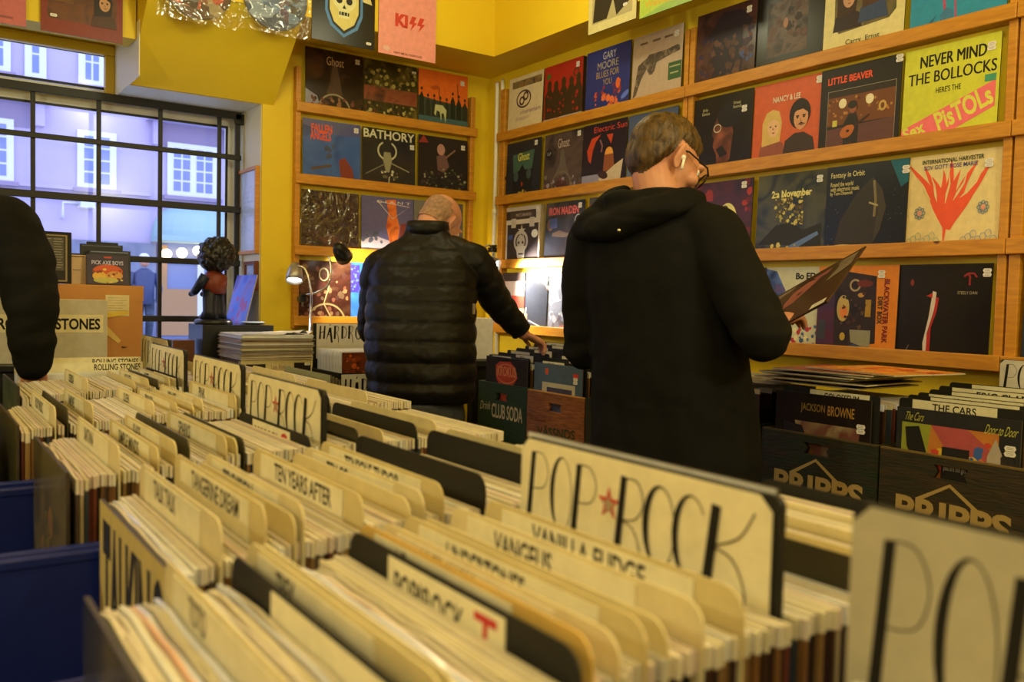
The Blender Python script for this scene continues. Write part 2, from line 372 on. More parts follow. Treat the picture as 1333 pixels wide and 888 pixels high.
# window wall: pier right of the recess, breast below, wall above
WX0, WX1, WT, WT2, SILL, WXM = -1.35, 1.472, 0.937, 1.125, -0.42, 0.86
bw = B()
bw.box((WX1, YW, FL+ZC), (XW, 4.78, 1.85+ZC), 'wall_paint')
bw.box((-3.1, YW, FL+ZC), (WX0, 4.78, 1.85+ZC), 'wall_paint')
bw.box((WX0, YW, FL+ZC), (WX1, 4.78, SILL+ZC), 'wall_paint')
bw.box((WXM, YW+0.003, WT+ZC), (WX1, 4.78, 1.85+ZC), 'wall_paint')
bw.box((WX0, YW, WT2+0.05+ZC), (WXM, 4.78, 1.85+ZC), 'wall_paint')
struct(bw.build('wall_window'))
br = B()   # pale painted lining of the recess
br.box((WX1-0.004, YW+0.012, SILL+ZC), (WX1, 4.70, WT+ZC), 'reveal_paint')
br.box((WXM, YW+0.012, WT-0.004+ZC), (WX1-0.004, 4.70, WT+ZC), 'reveal_paint')
br.box((WXM-0.004, YW-0.20, WT-0.004+ZC), (WXM, 4.70, WT2+0.05+ZC), 'reveal_paint')
br.box((WX0, YW-0.02, SILL-0.03+ZC), (WX1, 4.70, SILL+ZC), 'reveal_paint')
struct(br.build('trim_1'))
# boxed-in beam along two walls, and the sloping panel from it down to the window head
SO, BY, BX = 1.27, 3.90, 2.56
bb = B()
bb.box((-3.1, BY, SO+ZC), (XW, YW, 1.85+ZC), 'wall_paint')
bb.box((BX, -2.5, SO+ZC), (XW, BY, 1.85+ZC), 'wall_paint')
struct(bb.build('trim_2'))
bs = B()
bs.prism([(YW, WT-0.002), (YW, SO), (BY+0.02, SO)], lambda u, v, w: (WXM+w, u, v+ZC), 'wall_paint', 1.525-WXM)
struct(bs.build('trim_3'))
bl = B()
bl.box((WX0, 4.16, 1.10+ZC), (WXM-0.006, YW, SO+ZC), 'wall_paint')
struct(bl.build('trim_4'))
bh = B(); bh.box((-3.1, 4.285, FL+ZC), (WX0, 4.31, FL+0.09+ZC), 'frame_white'); bh.box((WX0, 4.285, FL+ZC), (XW, 4.31, FL+0.09+ZC), 'frame_white')
o = bh.build('baseboard_window'); struct(o)

# windows: frames, glass
def window(name, x0, x1, z0, z1, y, fr, wth, mull):
    w = struct(empty(name, ((x0+x1)/2, y, z0+ZC)))
    b = B(); X0, X1, Z = x0-(x0+x1)/2, x1-(x0+x1)/2, z1-z0
    b.box((X0, -0.03, 0), (X1, 0.03, wth), fr, 0.004); b.box((X0, -0.03, Z-wth), (X1, 0.03, Z), fr, 0.004)
    b.box((X0, -0.03, wth), (X0+wth, 0.03, Z-wth), fr, 0.004); b.box((X1-wth, -0.03, wth), (X1, 0.03, Z-wth), fr, 0.004)
    for m_ in mull: b.box((m_-(x0+x1)/2-0.02, -0.025, wth), (m_-(x0+x1)/2+0.02, 0.025, Z-wth), fr)
    b.build('frame', w)
    g = B(); e = 0.012
    for (a, c, d, f) in ((X0+wth, wth, X1-wth, wth+e), (X0+wth, Z-wth-e, X1-wth, Z-wth), (X0+wth, wth+e, X0+wth+e, Z-wth-e), (X1-wth-e, wth+e, X1-wth, Z-wth-e)):
        g.box((a, -0.034, c), (d, -0.030, f), 'black_iron')
    g.build('gasket', w)
    p = B(); p.box((X0+wth, -0.003, wth), (X1-wth, 0.003, Z-wth), 'window_glass'); p.build('pane', w)
    return w
window('window_1', WX0+0.01, WX1-0.006, SILL+0.005, 0.925, 4.70, 'frame_white', 0.055, [0.05, -0.65])
w2 = window('window_2', WX0+0.01, 0.855, 0.935, 1.165, 4.70, 'frame_white', 0.03, [])
b = B()
for lo, hi in (((-1.1, -0.07, 0.19), (1.1, -0.03, 0.24)), ((1.055, -0.07, 0), (1.10, -0.03, 0.19))):
    b.box(lo, hi, 'frame_yellow', 0.008)
b.build('outer_frame', w2)
# iron grille standing in the recess
g = empty('window_grille', (WX1-0.05, 4.60, SILL+ZC))
tag(g, 'black iron bar grille in front of the street window', 'grille')
def gbar(lo, hi): b = B(); b.box(lo, hi, 'black_iron', 0.003); b.build('bar', g)
ox, oz = WX1-0.05, SILL
for xx, ww in ((-0.60, .02), (-0.325, .02), (-0.05, .02), (0.225, .02), (0.503, .02), (0.780, .02), (1.059, .02), (1.347, .02), (1.44, .026)):
    gbar((xx-ox-ww/2, -0.008, 0.006), (xx-ox+ww/2, 0.008, 0.915-oz))
for zz, hh in ((0.915, .04), (0.700, .026), (0.432, .034), (0.155, .030), (-0.135, .030)):
    gbar((-1.3-ox, -0.02, zz-hh/2-oz), (1.456-ox, -0.0085, zz+hh/2-oz))
b = B(); b.box((0.0, -0.02, 1.29), (0.049, 0.0, 1.345), 'black_iron', 0.004); b.build('hinge_bracket', g)

# ================================================================ across the street
bd = empty('building', (3.5, 20.0, ZC-1.05)); tag(bd, 'lilac rendered street house with white windows across the road', 'building')
def ext(name, boxes, parent=bd, off=(3.5, 20.0, -1.05)):
    b = B()
    for x0, y0, z0, x1, y1, z1, m in boxes: b.box((x0-off[0], y0-off[1], z0-off[2]), (x1-off[0], y1-off[1], z1-off[2]), m)
    return b.build(name, parent)
ext('wall', [(-9, 20, -1.05, 16, 21, 9, 'facade')])
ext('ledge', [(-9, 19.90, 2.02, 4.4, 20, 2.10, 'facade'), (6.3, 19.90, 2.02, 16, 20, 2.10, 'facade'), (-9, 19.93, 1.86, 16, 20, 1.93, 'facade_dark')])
ext('stone_base', [(-9, 19.9, -1.05, 4.5, 20, 1.02, 'stone'), (6.4, 19.9, -1.05, 16, 20, 1.02, 'stone')])
def house_window(x0, x1, z0, z1, nx, nz, sash=2):
    fr = [(x0, 19.93, z0, x1, 19.99, z1, 'frame_white')]; w = ext('window', fr)
    pn = []; dx = (x1-x0-0.12)/sash
    for s_ in range(sash):
        a = x0+0.06+s_*dx
        for i in range(nx):
            for k in range(nz):
                pw, ph = (dx-0.10)/nx, (z1-z0-0.18)/nz
                pn.append((a+0.05+i*pw+0.02, 19.92, z0+0.09+k*ph+0.02, a+0.05+(i+1)*pw-0.02, 19.93, z0+0.09+(k+1)*ph-0.02, 'pane_dark'))
    b = B()
    for x, y, z, X, Y, Z, m in pn: b.box((x-3.5, y-20, z+1.05), (X-3.5, Y-20, Z+1.05), m)
    p = b.build('pane', w)
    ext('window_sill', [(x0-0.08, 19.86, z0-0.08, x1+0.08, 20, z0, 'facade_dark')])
house_window(0.75, 1.85, 2.08, 3.30, 2, 4); house_window(2.98, 3.72, 2.08, 3.26, 1, 4); house_window(4.74, 5.82, 2.08, 3.22, 2, 4); house_window(7.2, 8.3, 2.08, 3.22, 2, 4)
house_window(0.9, 1.80, 4.20, 5.5, 2, 3); house_window(2.04, 2.42, 4.16, 5.5, 1, 3, 1); house_window(3.00, 3.9, 4.18, 5.5, 2, 3); house_window(5.0, 5.9, 4.18, 5.5, 2, 3)
def hood(x0, x1, z):
    b = B(); b.prism([(x0-3.5, 0), (x1-3.5, 0), (x1-0.05-3.5, .14), (x0+0.05-3.5, .14)], lambda u, v, w: (u, -0.45+w, z+v+1.05), 'facade', 0.45)
    b.box((x0+0.12-3.5, -0.2, z-0.5+1.05), (x0+0.30-3.5, 0, z+1.05), 'facade'); b.box((x1-0.30-3.5, -0.2, z-0.5+1.05), (x1-0.12-3.5, 0, z+1.05), 'facade')
    b.build('window_hood', bd); ext('shaded_panel', [(x0+.32, 19.985, z-.55, x1-.32, 20.0, z, 'facade_dark')])  # shade under the hood is put into a darker facade sheet
hood(4.3, 6.3, 3.62); hood(0.1, 2.5, 3.72)
aw = B(); rings = []
for i in range(9):
    t = i/8*PI/2; r = math.cos(t); h = math.sin(t)
    rings.append([Vector((5.42-3.5+(0.99*math.sqrt(max(r, .02)))*math.cos(a), -(0.9*max(r, .08))*abs(math.sin(a)), 1.16+1.05+0.72*h)) for a in [PI*k/16 for k in range(17)]])
for r0, r1 in zip(rings, rings[1:]):
    for k in range(16): aw.face([r0[k], r0[k+1], r1[k+1], r1[k]], 'copper_green')
aw.box((4.42-3.5, -0.95, 1.06+1.05), (6.4-3.5, 0, 1.17+1.05), 'copper_green'); aw.build('copper_canopy', bd)
ext('doorway', [(4.55, 19.95, -1.05, 6.35, 20.0, 1.06, 'pane_dark')])
dr = ext('door', [(4.62, 19.90, -0.95, 6.30, 19.95, 0.06, 'door_wood'), (4.62, 19.90, 0.06, 4.74, 19.95, 1.0, 'door_wood'), (5.38, 19.89, -0.95, 5.52, 19.95, 1.0, 'frame_white'), (6.2, 19.90, 0.06, 6.30, 19.95, 1.0, 'door_wood'), (4.62, 19.90, 0.62, 6.3, 19.95, 0.72, 'door_wood')])
for i, (a, z) in enumerate(((4.66, 0.80), (4.98, 0.84), (5.32, 0.90))):
    b = B(); b.ball((a-3.5, -0.35, z+1.05), 0.11, 'globe_lamp', 8); b.build('globe_lamp', bd)
b = B(); b.box((3.0-3.5, -0.35, 1.66+1.05), (3.28-3.5, 0, 1.9+1.05), 'frame_white', .02); b.tube([(2.7-3.5, -0.0, 1.45+1.05), (2.7-3.5, -.2, 1.45+1.05), (2.7-3.5, -.2, 1.75+1.05), (3.0-3.5, -.2, 1.75+1.05)], .025, 'frame_white', 6); b.build('wall_lantern', bd)
st = B(); st.box((-30, 4.79, ZC-1.15), (40, 20.5, ZC-1.05), 'asphalt'); struct(st.build('street'))
for z in (): pass
# passer-by in the street
pb = B(); P0 = Vector((3.78, 17.6, ZC-1.05))
for sx in (-0.1, 0.1): pb.tube([P0+Vector((sx, sx*1.5, 0.04)), P0+Vector((sx, 0, .5)), P0+Vector((sx*.9, 0, .9))], [.06, .075, .1], 'denim', 10)
pb.tube([P0+Vector((0, 0, .8)), P0+Vector((0, 0, 1.1)), P0+Vector((0, 0, 1.38)), P0+Vector((0, 0, 1.48))], [.17, .18, .2, .07], '#3a4058', 12)
for sx in (-1, 1): pb.tube([P0+Vector((sx*.2, 0, 1.4)), P0+Vector((sx*.27, 0, 1.1)), P0+Vector((sx*.22, -.12, .85))], [.07, .06, .045], '#3a4058', 8)
pb.ball(P0+Vector((0, 0, 1.62)), (.09, .1, .125), 'skin', 8); pb.ball(P0+Vector((0, .02, 1.67)), (.1, .1, .1), 'frame_white', 8)
tag(pb.build('person'), 'passer-by in a blue coat and pale hat out in the street', 'person')

# ================================================================ record racks on the walls
def rack(name, label, axis, a0, a1, plane, wall, zs, posts, ztop, zbot):
    """axis 'y': rack on the right wall running in y; axis 'x': rack on the window wall"""
    mid = (a0+a1)/2
    r = empty(name, (plane, mid, zbot+ZC) if axis == 'y' else (mid, plane, zbot+ZC)); tag(r, label, 'record rack')
    def bx(nm, a, b_, d0, d1, z0, z1, bev=0.003):
        q = B(); lo = (d0-plane, a-mid, z0-zbot) if axis == 'y' else (a-mid, d0-plane, z0-zbot); hi = (d1-plane, b_-mid, z1-zbot) if axis == 'y' else (b_-mid, d1-plane, z1-zbot)
        q.box(lo, hi, 'pine', bev); return q.build(nm, r)
    for p0, p1 in posts: bx('post', p0, p1, plane+0.019, wall-0.001, zbot, ztop)
    for z in zs:
        rl = bx('rail', a0, a1, plane, plane+0.018, z-0.0485, z)
        inner = [(a0+0.002, a1-0.002)]
        cuts = sorted(posts); segs = []; cur = a0+0.002
        for p0, p1 in cuts:
            if p0-cur > 0.02: segs.append((cur, p0-0.001))
            cur = max(cur, p1+0.001)
        if a1-0.002-cur > 0.02: segs.append((cur, a1-0.002))
        for s0, s1 in segs: bx('ledge', s0, s1, plane+0.0185, wall-0.001, z-0.0485, z-0.031, 0)
    return r
ZR = (0.928, 0.577, 0.223, -0.134); ZL = (0.964, 0.608, 0.250, -0.107)
rack('record_rack', 'pine record rack on the right wall, section from the corner to the middle post', 'y', 2.697, 4.135, 2.741, XW, ZR, [(2.699, 2.724), (4.085, 4.13)], 1.17, -0.19)
rack('record_rack', 'pine record rack on the right wall, wide section right of the middle post', 'y', 1.342, 2.695, 2.741, XW, ZR, [(2.665, 2.693), (1.345, 1.372)], 1.17, -0.19)
rack('record_rack', 'pine record rack at the right edge of the photo, mostly cut off', 'y', 0.2, 1.340, 2.741, XW, ZR, [(1.304, 1.338), (0.2, 0.23)], 1.17, -0.19)
rack('record_rack', 'narrow pine record rack on the window wall left of the corner', 'x', 1.625, 2.69, 4.248, YW, ZL, [(1.627, 1.654), (2.655, 2.683)], 1.14, -0.17)
# pipes in the corner
for i, (x, y, lab, top) in enumerate(((2.762, 4.168, 'white heating pipe in the corner, nearer the window wall', 1.22), (2.786, 4.150, 'white heating pipe in the corner, nearer the right wall', 1.235))):
    e = empty('heating_pipe', (x, y, 0)); tag(e, lab, 'pipe', 'heating pipes in the corner')
    b = B(); b.tube([(0, 0, 0.02), (0, 0, top-0.04+ZC), (0.0, 0.004, top+ZC-0.012), (0.01 if i == 0 else 0.008, 0.012, top+ZC)], 0.011, 'pipe_white', 10); b.build('pipe', e)
    for z in (0.9, 1.75): b = B(); b.tube([(0, 0, z), (0, 0, z+.03)], 0.0135, 'pipe_white', 10); b.build('pipe_joint', e)
# ================================================================ records with their printed fronts
def sticker_mesh(two=True):
    b = B(); k = 2 if two else 1
    for i in range(k):
        z = 0.0135*i
        b.prism([(-.014, z), (-.0105, z-.0062), (.0105, z-.0062), (.014, z), (.0105, z+.0062), (-.0105, z+.0062)], lambda u, v, w: (u, -w, v), 'sticker', 0.0005)
        for dz in (-.0025, .0015): b.face([(-.008, -.0006, z+dz), (.008, -.0006, z+dz), (.008, -.0006, z+dz+.0012), (-.008, -.0006, z+dz+.0012)], '#8a8078')
    return b.mesh('price_sticker')
STICK = {True: sticker_mesh(True), False: sticker_mesh(False)}
def record(label, bg, shapes, w=0.315, h=0.315, t=0.004, stick=None, two=True, side='#3a3026', sleeve=None, group=None, name='record'):
    b = B(); b.box((-w/2, -t/2, 0), (w/2, t/2, h), side)
    f = Face(b, (-w/2, -t/2, h), (w, 0, 0), (0, 0, -h), (0, -1, 0)); f.draw([('r', 0, 0, 1, 1, bg)] + shapes)
    b.recalc = False; o = b.build(name); tag(o, label, 'record', group)
    if stick:
        s = bpy.data.objects.new('price_sticker', STICK[two]); C.objects.link(s); s.parent = o
        s.location = (-w/2+w*stick[0], -t/2-0.0012-0.00012*len(shapes), h*(1-stick[1]))
    if sleeve:
        q = B(); e = 0.006; q.face([(-w/2-e, -t/2-.004, -0.0), (w/2+e, -t/2-.004, -0.0), (w/2+e, -t/2-.006, h+e), (-w/2-e, -t/2-.006, h+e)], sleeve); p = q.build('plastic_sleeve', o)
    return o
def flame(cu, v0, v1, wd, seed, m, n=11):
    q = random.Random(seed); out = []
    for i in range(n):
        k = (i-(n-1)/2)/((n-1)/2); tip = (cu+k*wd, v0+(v1-v0)*(.02+.28*q.random())*(1 if abs(k) < .9 else .4)); ph = q.random()*6
        P = []
        for j in range(13):
            t = j/12; x = cu+(tip[0]-cu)*t**1.25+.020*math.sin(7*t+ph)*t; y = v1+(tip[1]-v1)*t
            P.append((x, y, wd*.26*math.sin(PI*min(1, .18+t*.82))**.8*(1-.45*t)+.003))
        out.append(('b', P, m))
    return out
def bust(cu, cv, s, skin, hair, cloth, long_=False, tash=False):
    out = [('p', [(cu-1.05*s, cv+2.2*s), (cu-.9*s, cv+1.25*s), (cu-.3*s, cv+.9*s), (cu+.3*s, cv+.9*s), (cu+.9*s, cv+1.25*s), (cu+1.1*s, cv+2.2*s)], cloth)]
    out.append(('e', cu, cv-.12*s, .68*s, .82*s if not long_ else 1.25*s, hair)) if not long_ else out.append(('p', [(cu-.78*s, cv+1.3*s), (cu-.8*s, cv-.2*s), (cu-.5*s, cv-.85*s), (cu, cv-1.02*s), (cu+.5*s, cv-.85*s), (cu+.74*s, cv-.1*s), (cu+.62*s, cv+1.1*s)], hair))
    out += [('e', cu+.08*s, cv+.1*s, .46*s, .66*s, skin), ('p', [(cu-.45*s, cv-.15*s), (cu-.25*s, cv-.62*s), (cu+.35*s, cv-.62*s), (cu+.56*s, cv-.1*s), (cu+.2*s, cv-.35*s), (cu-.2*s, cv-.3*s)], hair)]
    for d in (-.14, .28): out += [('r', cu+(d-.1)*s, cv-.04*s, cu+(d+.1)*s, cv+.04*s, hair), ('e', cu+d*s, cv+.09*s, .07*s, .045*s, '#2a1d16')]
    out += [('r', cu+.02*s, cv+.46*s, cu+.22*s, cv+.52*s, '#7d2f26'), ('p', [(cu+.04*s, cv+.1*s), (cu+.16*s, cv+.3*s), (cu+.02*s, cv+.31*s)], '#a06a48')]
    if tash: out.append(('p', [(cu-.14*s, cv+.5*s), (cu+.12*s, cv+.34*s), (cu+.4*s, cv+.5*s), (cu+.12*s, cv+.43*s)], hair))
    return out
def crowd(v, n, seed, cols, h=.16):
    q = random.Random(seed); out = []
    for i in range(n):
        u = (i+.5)/n; hh = h*(.7+.6*q.random()); c = q.choice(cols)
        out += [('p', [(u-.05, v), (u-.045, v-hh*.6), (u, v-hh*.8), (u+.045, v-hh*.6), (u+.05, v)], c), ('e', u, v-hh*.88, .022, .028, c)]
    return out
def guitarist(cu, cv, s, body, gtr, skin):
    return [('p', [(cu-.3*s, cv+1.3*s), (cu-.32*s, cv+.1*s), (cu-.1*s, cv-.25*s), (cu+.2*s, cv-.2*s), (cu+.32*s, cv+.1*s), (cu+.3*s, cv+1.3*s), (cu+.06*s, cv+1.3*s), (cu, cv+.75*s), (cu-.06*s, cv+1.3*s)], body),
            ('e', cu+.05*s, cv-.45*s, .15*s, .2*s, skin), ('e', cu+.03*s, cv-.56*s, .19*s, .15*s, body),
            ('l', [(cu-.05*s, cv+.38*s), (cu+.75*s, cv-.1*s)], .07*s, '#3a2012'), ('e', cu-.16*s, cv+.42*s, .3*s, .22*s, gtr, -.4), ('e', cu-.02*s, cv+.34*s, .18*s, .15*s, gtr, -.4), ('e', cu-.12*s, cv+.4*s, .07*s, .05*s, '#2a140a')]
K_ = '#15110e'
N_ = 'noise:'
RC = []      # right rack: (rail index, centre y, depth layer, kwargs)
def rr(rail, y0, y1, layer, *a, **k): RC.append((rail, (y0+y1)/2, layer, a, k))
# --- wide section, top rail
rr(0, 2.66, 2.349, 0, 'dark brown record with a big dim hat silhouette, top rail right of the middle post', N_+'#3a2420,#4a2d28,#2a1a1c:14/.3', [('s', .05, .35, .95, 1, 60, .05, 3, ['#5a3026', '#4a2c26', '#30203a', '#3a2430']), ('p', [(.15, .36), (.45, .06), (.75, .08), (.95, .26), (.9, .33), (.78, .28), (.8, .9), (.3, .9), (.3, .35)], '#241a22'), ('s', .3, .4, .8, .95, 30, .05, 4, ['#4a2c22', '#5a3a2a']), ('s', .78, .62, .95, .78, 6, .03, 5, ['#3a4a78'])], stick=(.88, .14))
rr(0, 2.345, 2.036, 1, 'black record with a small grey framed picture and blue foot lettering on the top rail', K_+'/.3', [('r', .17, .14, .76, .80, N_+'#3a2a24,#5a463a,#241a18:16/.4'), ('s', .2, .2, .72, .6, 30, .05, 6, ['#2a1c1a', '#4a342c', '#5a4038']), ('e', .44, .42, .035, .06, '#9a6a50'), ('l', [(.04, .93), (.3, .93)], .03, '#4a5fc0'), ('l', [(.34, .92), (.62, .92)], .03, '#4a5fc0'), ('r', .80, .02, .96, .24, '#b09a80'), ('e', .88, .1, .03, .04, '#3a2a24')])
rr(0, 2.03, 1.72, 0, 'cream record with a photo of three women above a name line, top rail', '#d2c283', [('p', [(.12, .02), (.88, -.0), (.9, .62), (.82, .7), (.2, .74), (.14, .66)], N_+'#4a4a2a,#6a5a38,#38402a:12')] + bust(.3, .34, .17, '#b88a68', '#3a241a', '#2e2020', True) + bust(.62, .3, .17, '#c09070', '#4a3020', '#33415f', True) + [('t', 'Carry  Ernst', .3, .83, .72, .9, K_)])
rr(0, 1.70, 1.385, 1, 'sky blue record with red line figures, last on the top rail before the end post', '#2f86a2/.3', [('l', [(.3, .2), (.38, .8), (.33, 1)], .03, '#a84a68'), ('l', [(.45, .3), (.5, .95)], .02, '#a84a68'), ('s', .3, .2, .6, 1, 16, .06, 9, ['#9a4a6a', '#3a6f90', '#2a95b0']), ('p', [(.05, 1), (.3, .8), (.2, .95)], '#1f5a78')])
# --- second rail
rr(1, 2.664, 2.351, 0, 'black record with a dim bearded profile in glasses, second rail right of the middle post', '#1c1613/.3', [('p', [(.42, .28), (.52, .25), (.62, .3), (.7, .5), (.66, .85), (.5, .98), (.44, .9), (.43, .78), (.36, .66), (.38, .56), (.33, .5), (.39, .34)], N_+'#8a4a2c,#5a2c1a,#3a1f14:10'), ('e', .62, .28, .2, .16, '#120d0a'), ('p', [(.42, .7), (.52, .66), (.62, .78), (.5, .82)], '#20140d'), ('o', .43, .43, .06, .05, .012, '#c0b090'), ('t', 'Arlo', .16, .14, .25, .18, '#b8b080'), ('t', 'Genius', .15, .19, .28, .23, '#b8b080'), ('t', 'Virtual', .68, .12, .80, .16, '#b8b080'), ('t', 'Sounds', .68, .17, .82, .21, '#b8b080')], stick=(.87, .26))
rr(1, 2.348, 2.034, 1, 'orange record with a blonde woman and a moustached man, second rail', '#c2552c', bust(.30, .52, .19, '#d8a878', '#c8a458', '#8a4a38', True) + bust(.70, .46, .22, '#c48a60', '#241812', '#3a2820', False, True) + [('t', 'NANCY & LEE', .30, .18, .70, .25, '#d8c8a8', dict(bold=.02))], stick=(.955, .1))
rr(1, 2.036, 1.722, 0, 'black-bordered record of a guitarist at a wood-panelled bar, second rail', '#1d1712', [('t', 'LITTLE BEAVER', .09, .105, .66, .185, '#e04a20', dict(bold=.03)), ('r', .10, .26, .95, .965, '#8a8068'), ('r', .106, .266, .944, .96, '#6a3a18'), ('r', .106, .266, .944, .34, '#2a2018'), ('s', .12, .36, .93, .6, 30, .02, 11, ['#8a5a24', '#4a2812', '#a87030']), ('r', .106, .66, .944, .70, '#2c2018'), ('p', [(.106, .70), (.944, .66), (.944, .96), (.106, .96)], '#5a3530'), ('e', .30, .42, .05, .055, '#d8c8a0'), ('e', .64, .42, .05, .055, '#d8c8a0'), ('o', .80, .52, .035, .045, .025, '#b8924a'), ('r', .18, .6, .24, .67, '#b8b048')] + guitarist(.42, .62, .30, '#231a14', '#a85a20', '#8a5030'), stick=(.975, .07))
rr(1, 1.722, 1.39, 1, 'lime yellow record with black headline lettering and a pink diagonal band, end of second rail', '#c3bf34', [('t', 'NEVER MIND', .17, .085, .855, .205, K_), ('t', 'NEVER MIND', .178, .085, .863, .205, K_), ('t', 'NEVER MIND', .174, .088, .859, .208, K_), ('t', 'THE BOLLOCKS', .05, .255, .965, .375, K_), ('t', 'THE BOLLOCKS', .055, .255, .97, .375, K_), ('t', "HERE'S THE", .36, .435, .62, .495, K_, dict(bold=.01)), ('p', [(0, .83), (.97, .46), (.97, .72), (.46, .94), (0, 1.0)], '#e0666a'), ('t', 'Sex', .02, .78, .26, .92, '#cfc84a', dict(rot=.34, bold=.03)), ('t', 'PisTOLs', .36, .59, .95, .80, '#cfc84a', dict(rot=.37, bold=.03)), ('r', .86, .40, .97, .47, '#3f8a6a')], stick=(.91, .15))
# --- third rail
rr(2, 2.65, 2.335, 0, 'dark maroon record with a cream scalloped oval, partly behind the standing man', N_+'#3a1c22,#4a2024,#2e1a24:9/.35', [('s', 0, .0, .3, 1, 14, .07, 12, ['#8a2a24', '#5a2028']), ('s', .86, .0, 1, 1, 14, .07, 13, ['#a03024', '#6a2024']), ('e', .6, .55, .17, .26, '#d8c878'), ('s', .46, .32, .74, .78, 26, .03, 14, ['#d8c878']), ('e', .56, .42, .07, .1, '#4a3a34'), ('p', [(.46, .7), (.5, .52), (.64, .52), (.7, .7)], '#3a3a38')], stick=(.86, .1))
rr(2, 2.328, 1.985, 1, 'murky green forest record with a spiky golden bush, third rail', N_+'#2f3218,#4a4522,#1f2414,#5a5428:5/.25', [('s', .28, .27, .68, .62, 120, .022, 15, ['#a8984a', '#6a5a28', '#c8b45a', '#4a3a1a']), ('p', [(.05, .85), (.3, .62), (.5, .6), (.7, .7), (.95, .62), (.95, .9), (.4, .86)], '#26241a'), ('p', [(.04, .98), (.4, .92), (.9, .72), (.92, .76), (.5, .97), (.1, 1)], '#5a6f9a'), ('s', .25, .86, .62, .98, 12, .03, 16, ['#c8b46a', '#a89a5a']), ('t', '2:a November', .22, .20, .80, .29, '#d8c878', dict(bold=.03))], stick=(.9, .13))
rr(2, 1.983, 1.691, 0, 'black-blue space record with a shaded nose cone, third rail', '#15181a/.3', [('s', .02, .3, .98, 1, 60, .004, 17, ['#8a90a0']), ('p', [(.78, 0), (1, 0), (1, .25), (.92, .3)], '#1a5a68'), ('p', [(.12, .93), (.2, .62), (.38, .34), (.58, .16), (.70, .3), (.76, .5), (.70, .75), (.55, 1), (.3, 1)], '#302a22'), ('p', [(.58, .16), (.70, .3), (.76, .5), (.70, .75), (.62, .88), (.66, .5)], '#3f382c'), ('e', .36, .945, .25, .045, '#b8a878', .12), ('l', [(.60, .2), (.63, .42), (.62, .6)], .03, '#7a6a48'), ('l', [(.55, .44), (.66, .48)], .02, '#a09060'), ('t', 'Fantasy in Orbit', .05, .07, .48, .15, '#c8b878', dict(bold=.01)), ('t', 'Round the world', .05, .18, .34, .23, '#b8a868', dict(bold=.02)), ('t', 'with electronic music', .05, .235, .42, .285, '#b8a868', dict(bold=.02)), ('t', 'by Tom Dissevelt', .05, .29, .34, .34, '#b8a868', dict(bold=.02))], stick=(.97, .14))
rr(2, 1.691, 1.378, 1, 'cream record with a spreading red flame emblem, end of third rail', '#d6bd80', flame(.48, .05, .78, .44, 21, '#e0502c') + [('b', [(.5, .5, .10), (.47, .66, .09), (.455, .76, .04), (.45, .9, .014), (.447, .97, .004)], '#e0502c')] + [('b', [(.44+.15*k, .52-.05*abs(k), .004), (.45+.2*k, .42, .026), (.47+.27*k, .32, .020), (.46+.33*k, .22, .004)], '#d6bd80') for k in (-1, -.55, .05, .6, 1.05)] + [('t', 'INTERNATIONAL HARVESTER', .18, .05, .82, .095, '#2a3a2a', dict(bold=.02)), ('t', 'SOV GOTT ROSE MARIE', .2, .11, .76, .155, '#3a3a78', dict(bold=.01))] + [('o', u+.045*math.cos(a), v+.05*math.sin(a), .014, .016, .007, '#48708a') for u, v in ((.18, .60), (.84, .58)) for a in [PI*k/4 for k in range(8)]] + [('e', .18, .6, .02, .024, '#d88a78'), ('e', .84, .58, .02, .024, '#d88a78')] + [('o', .08+.05*i, .9-.03*(i % 3), .03, .035, .006, '#8a9a80') for i in range(7)] + [('o', .66+.05*i, .9-.03*(i % 3), .03, .035, .006, '#7a8aa0') for i in range(7)], stick=(.88, .17))
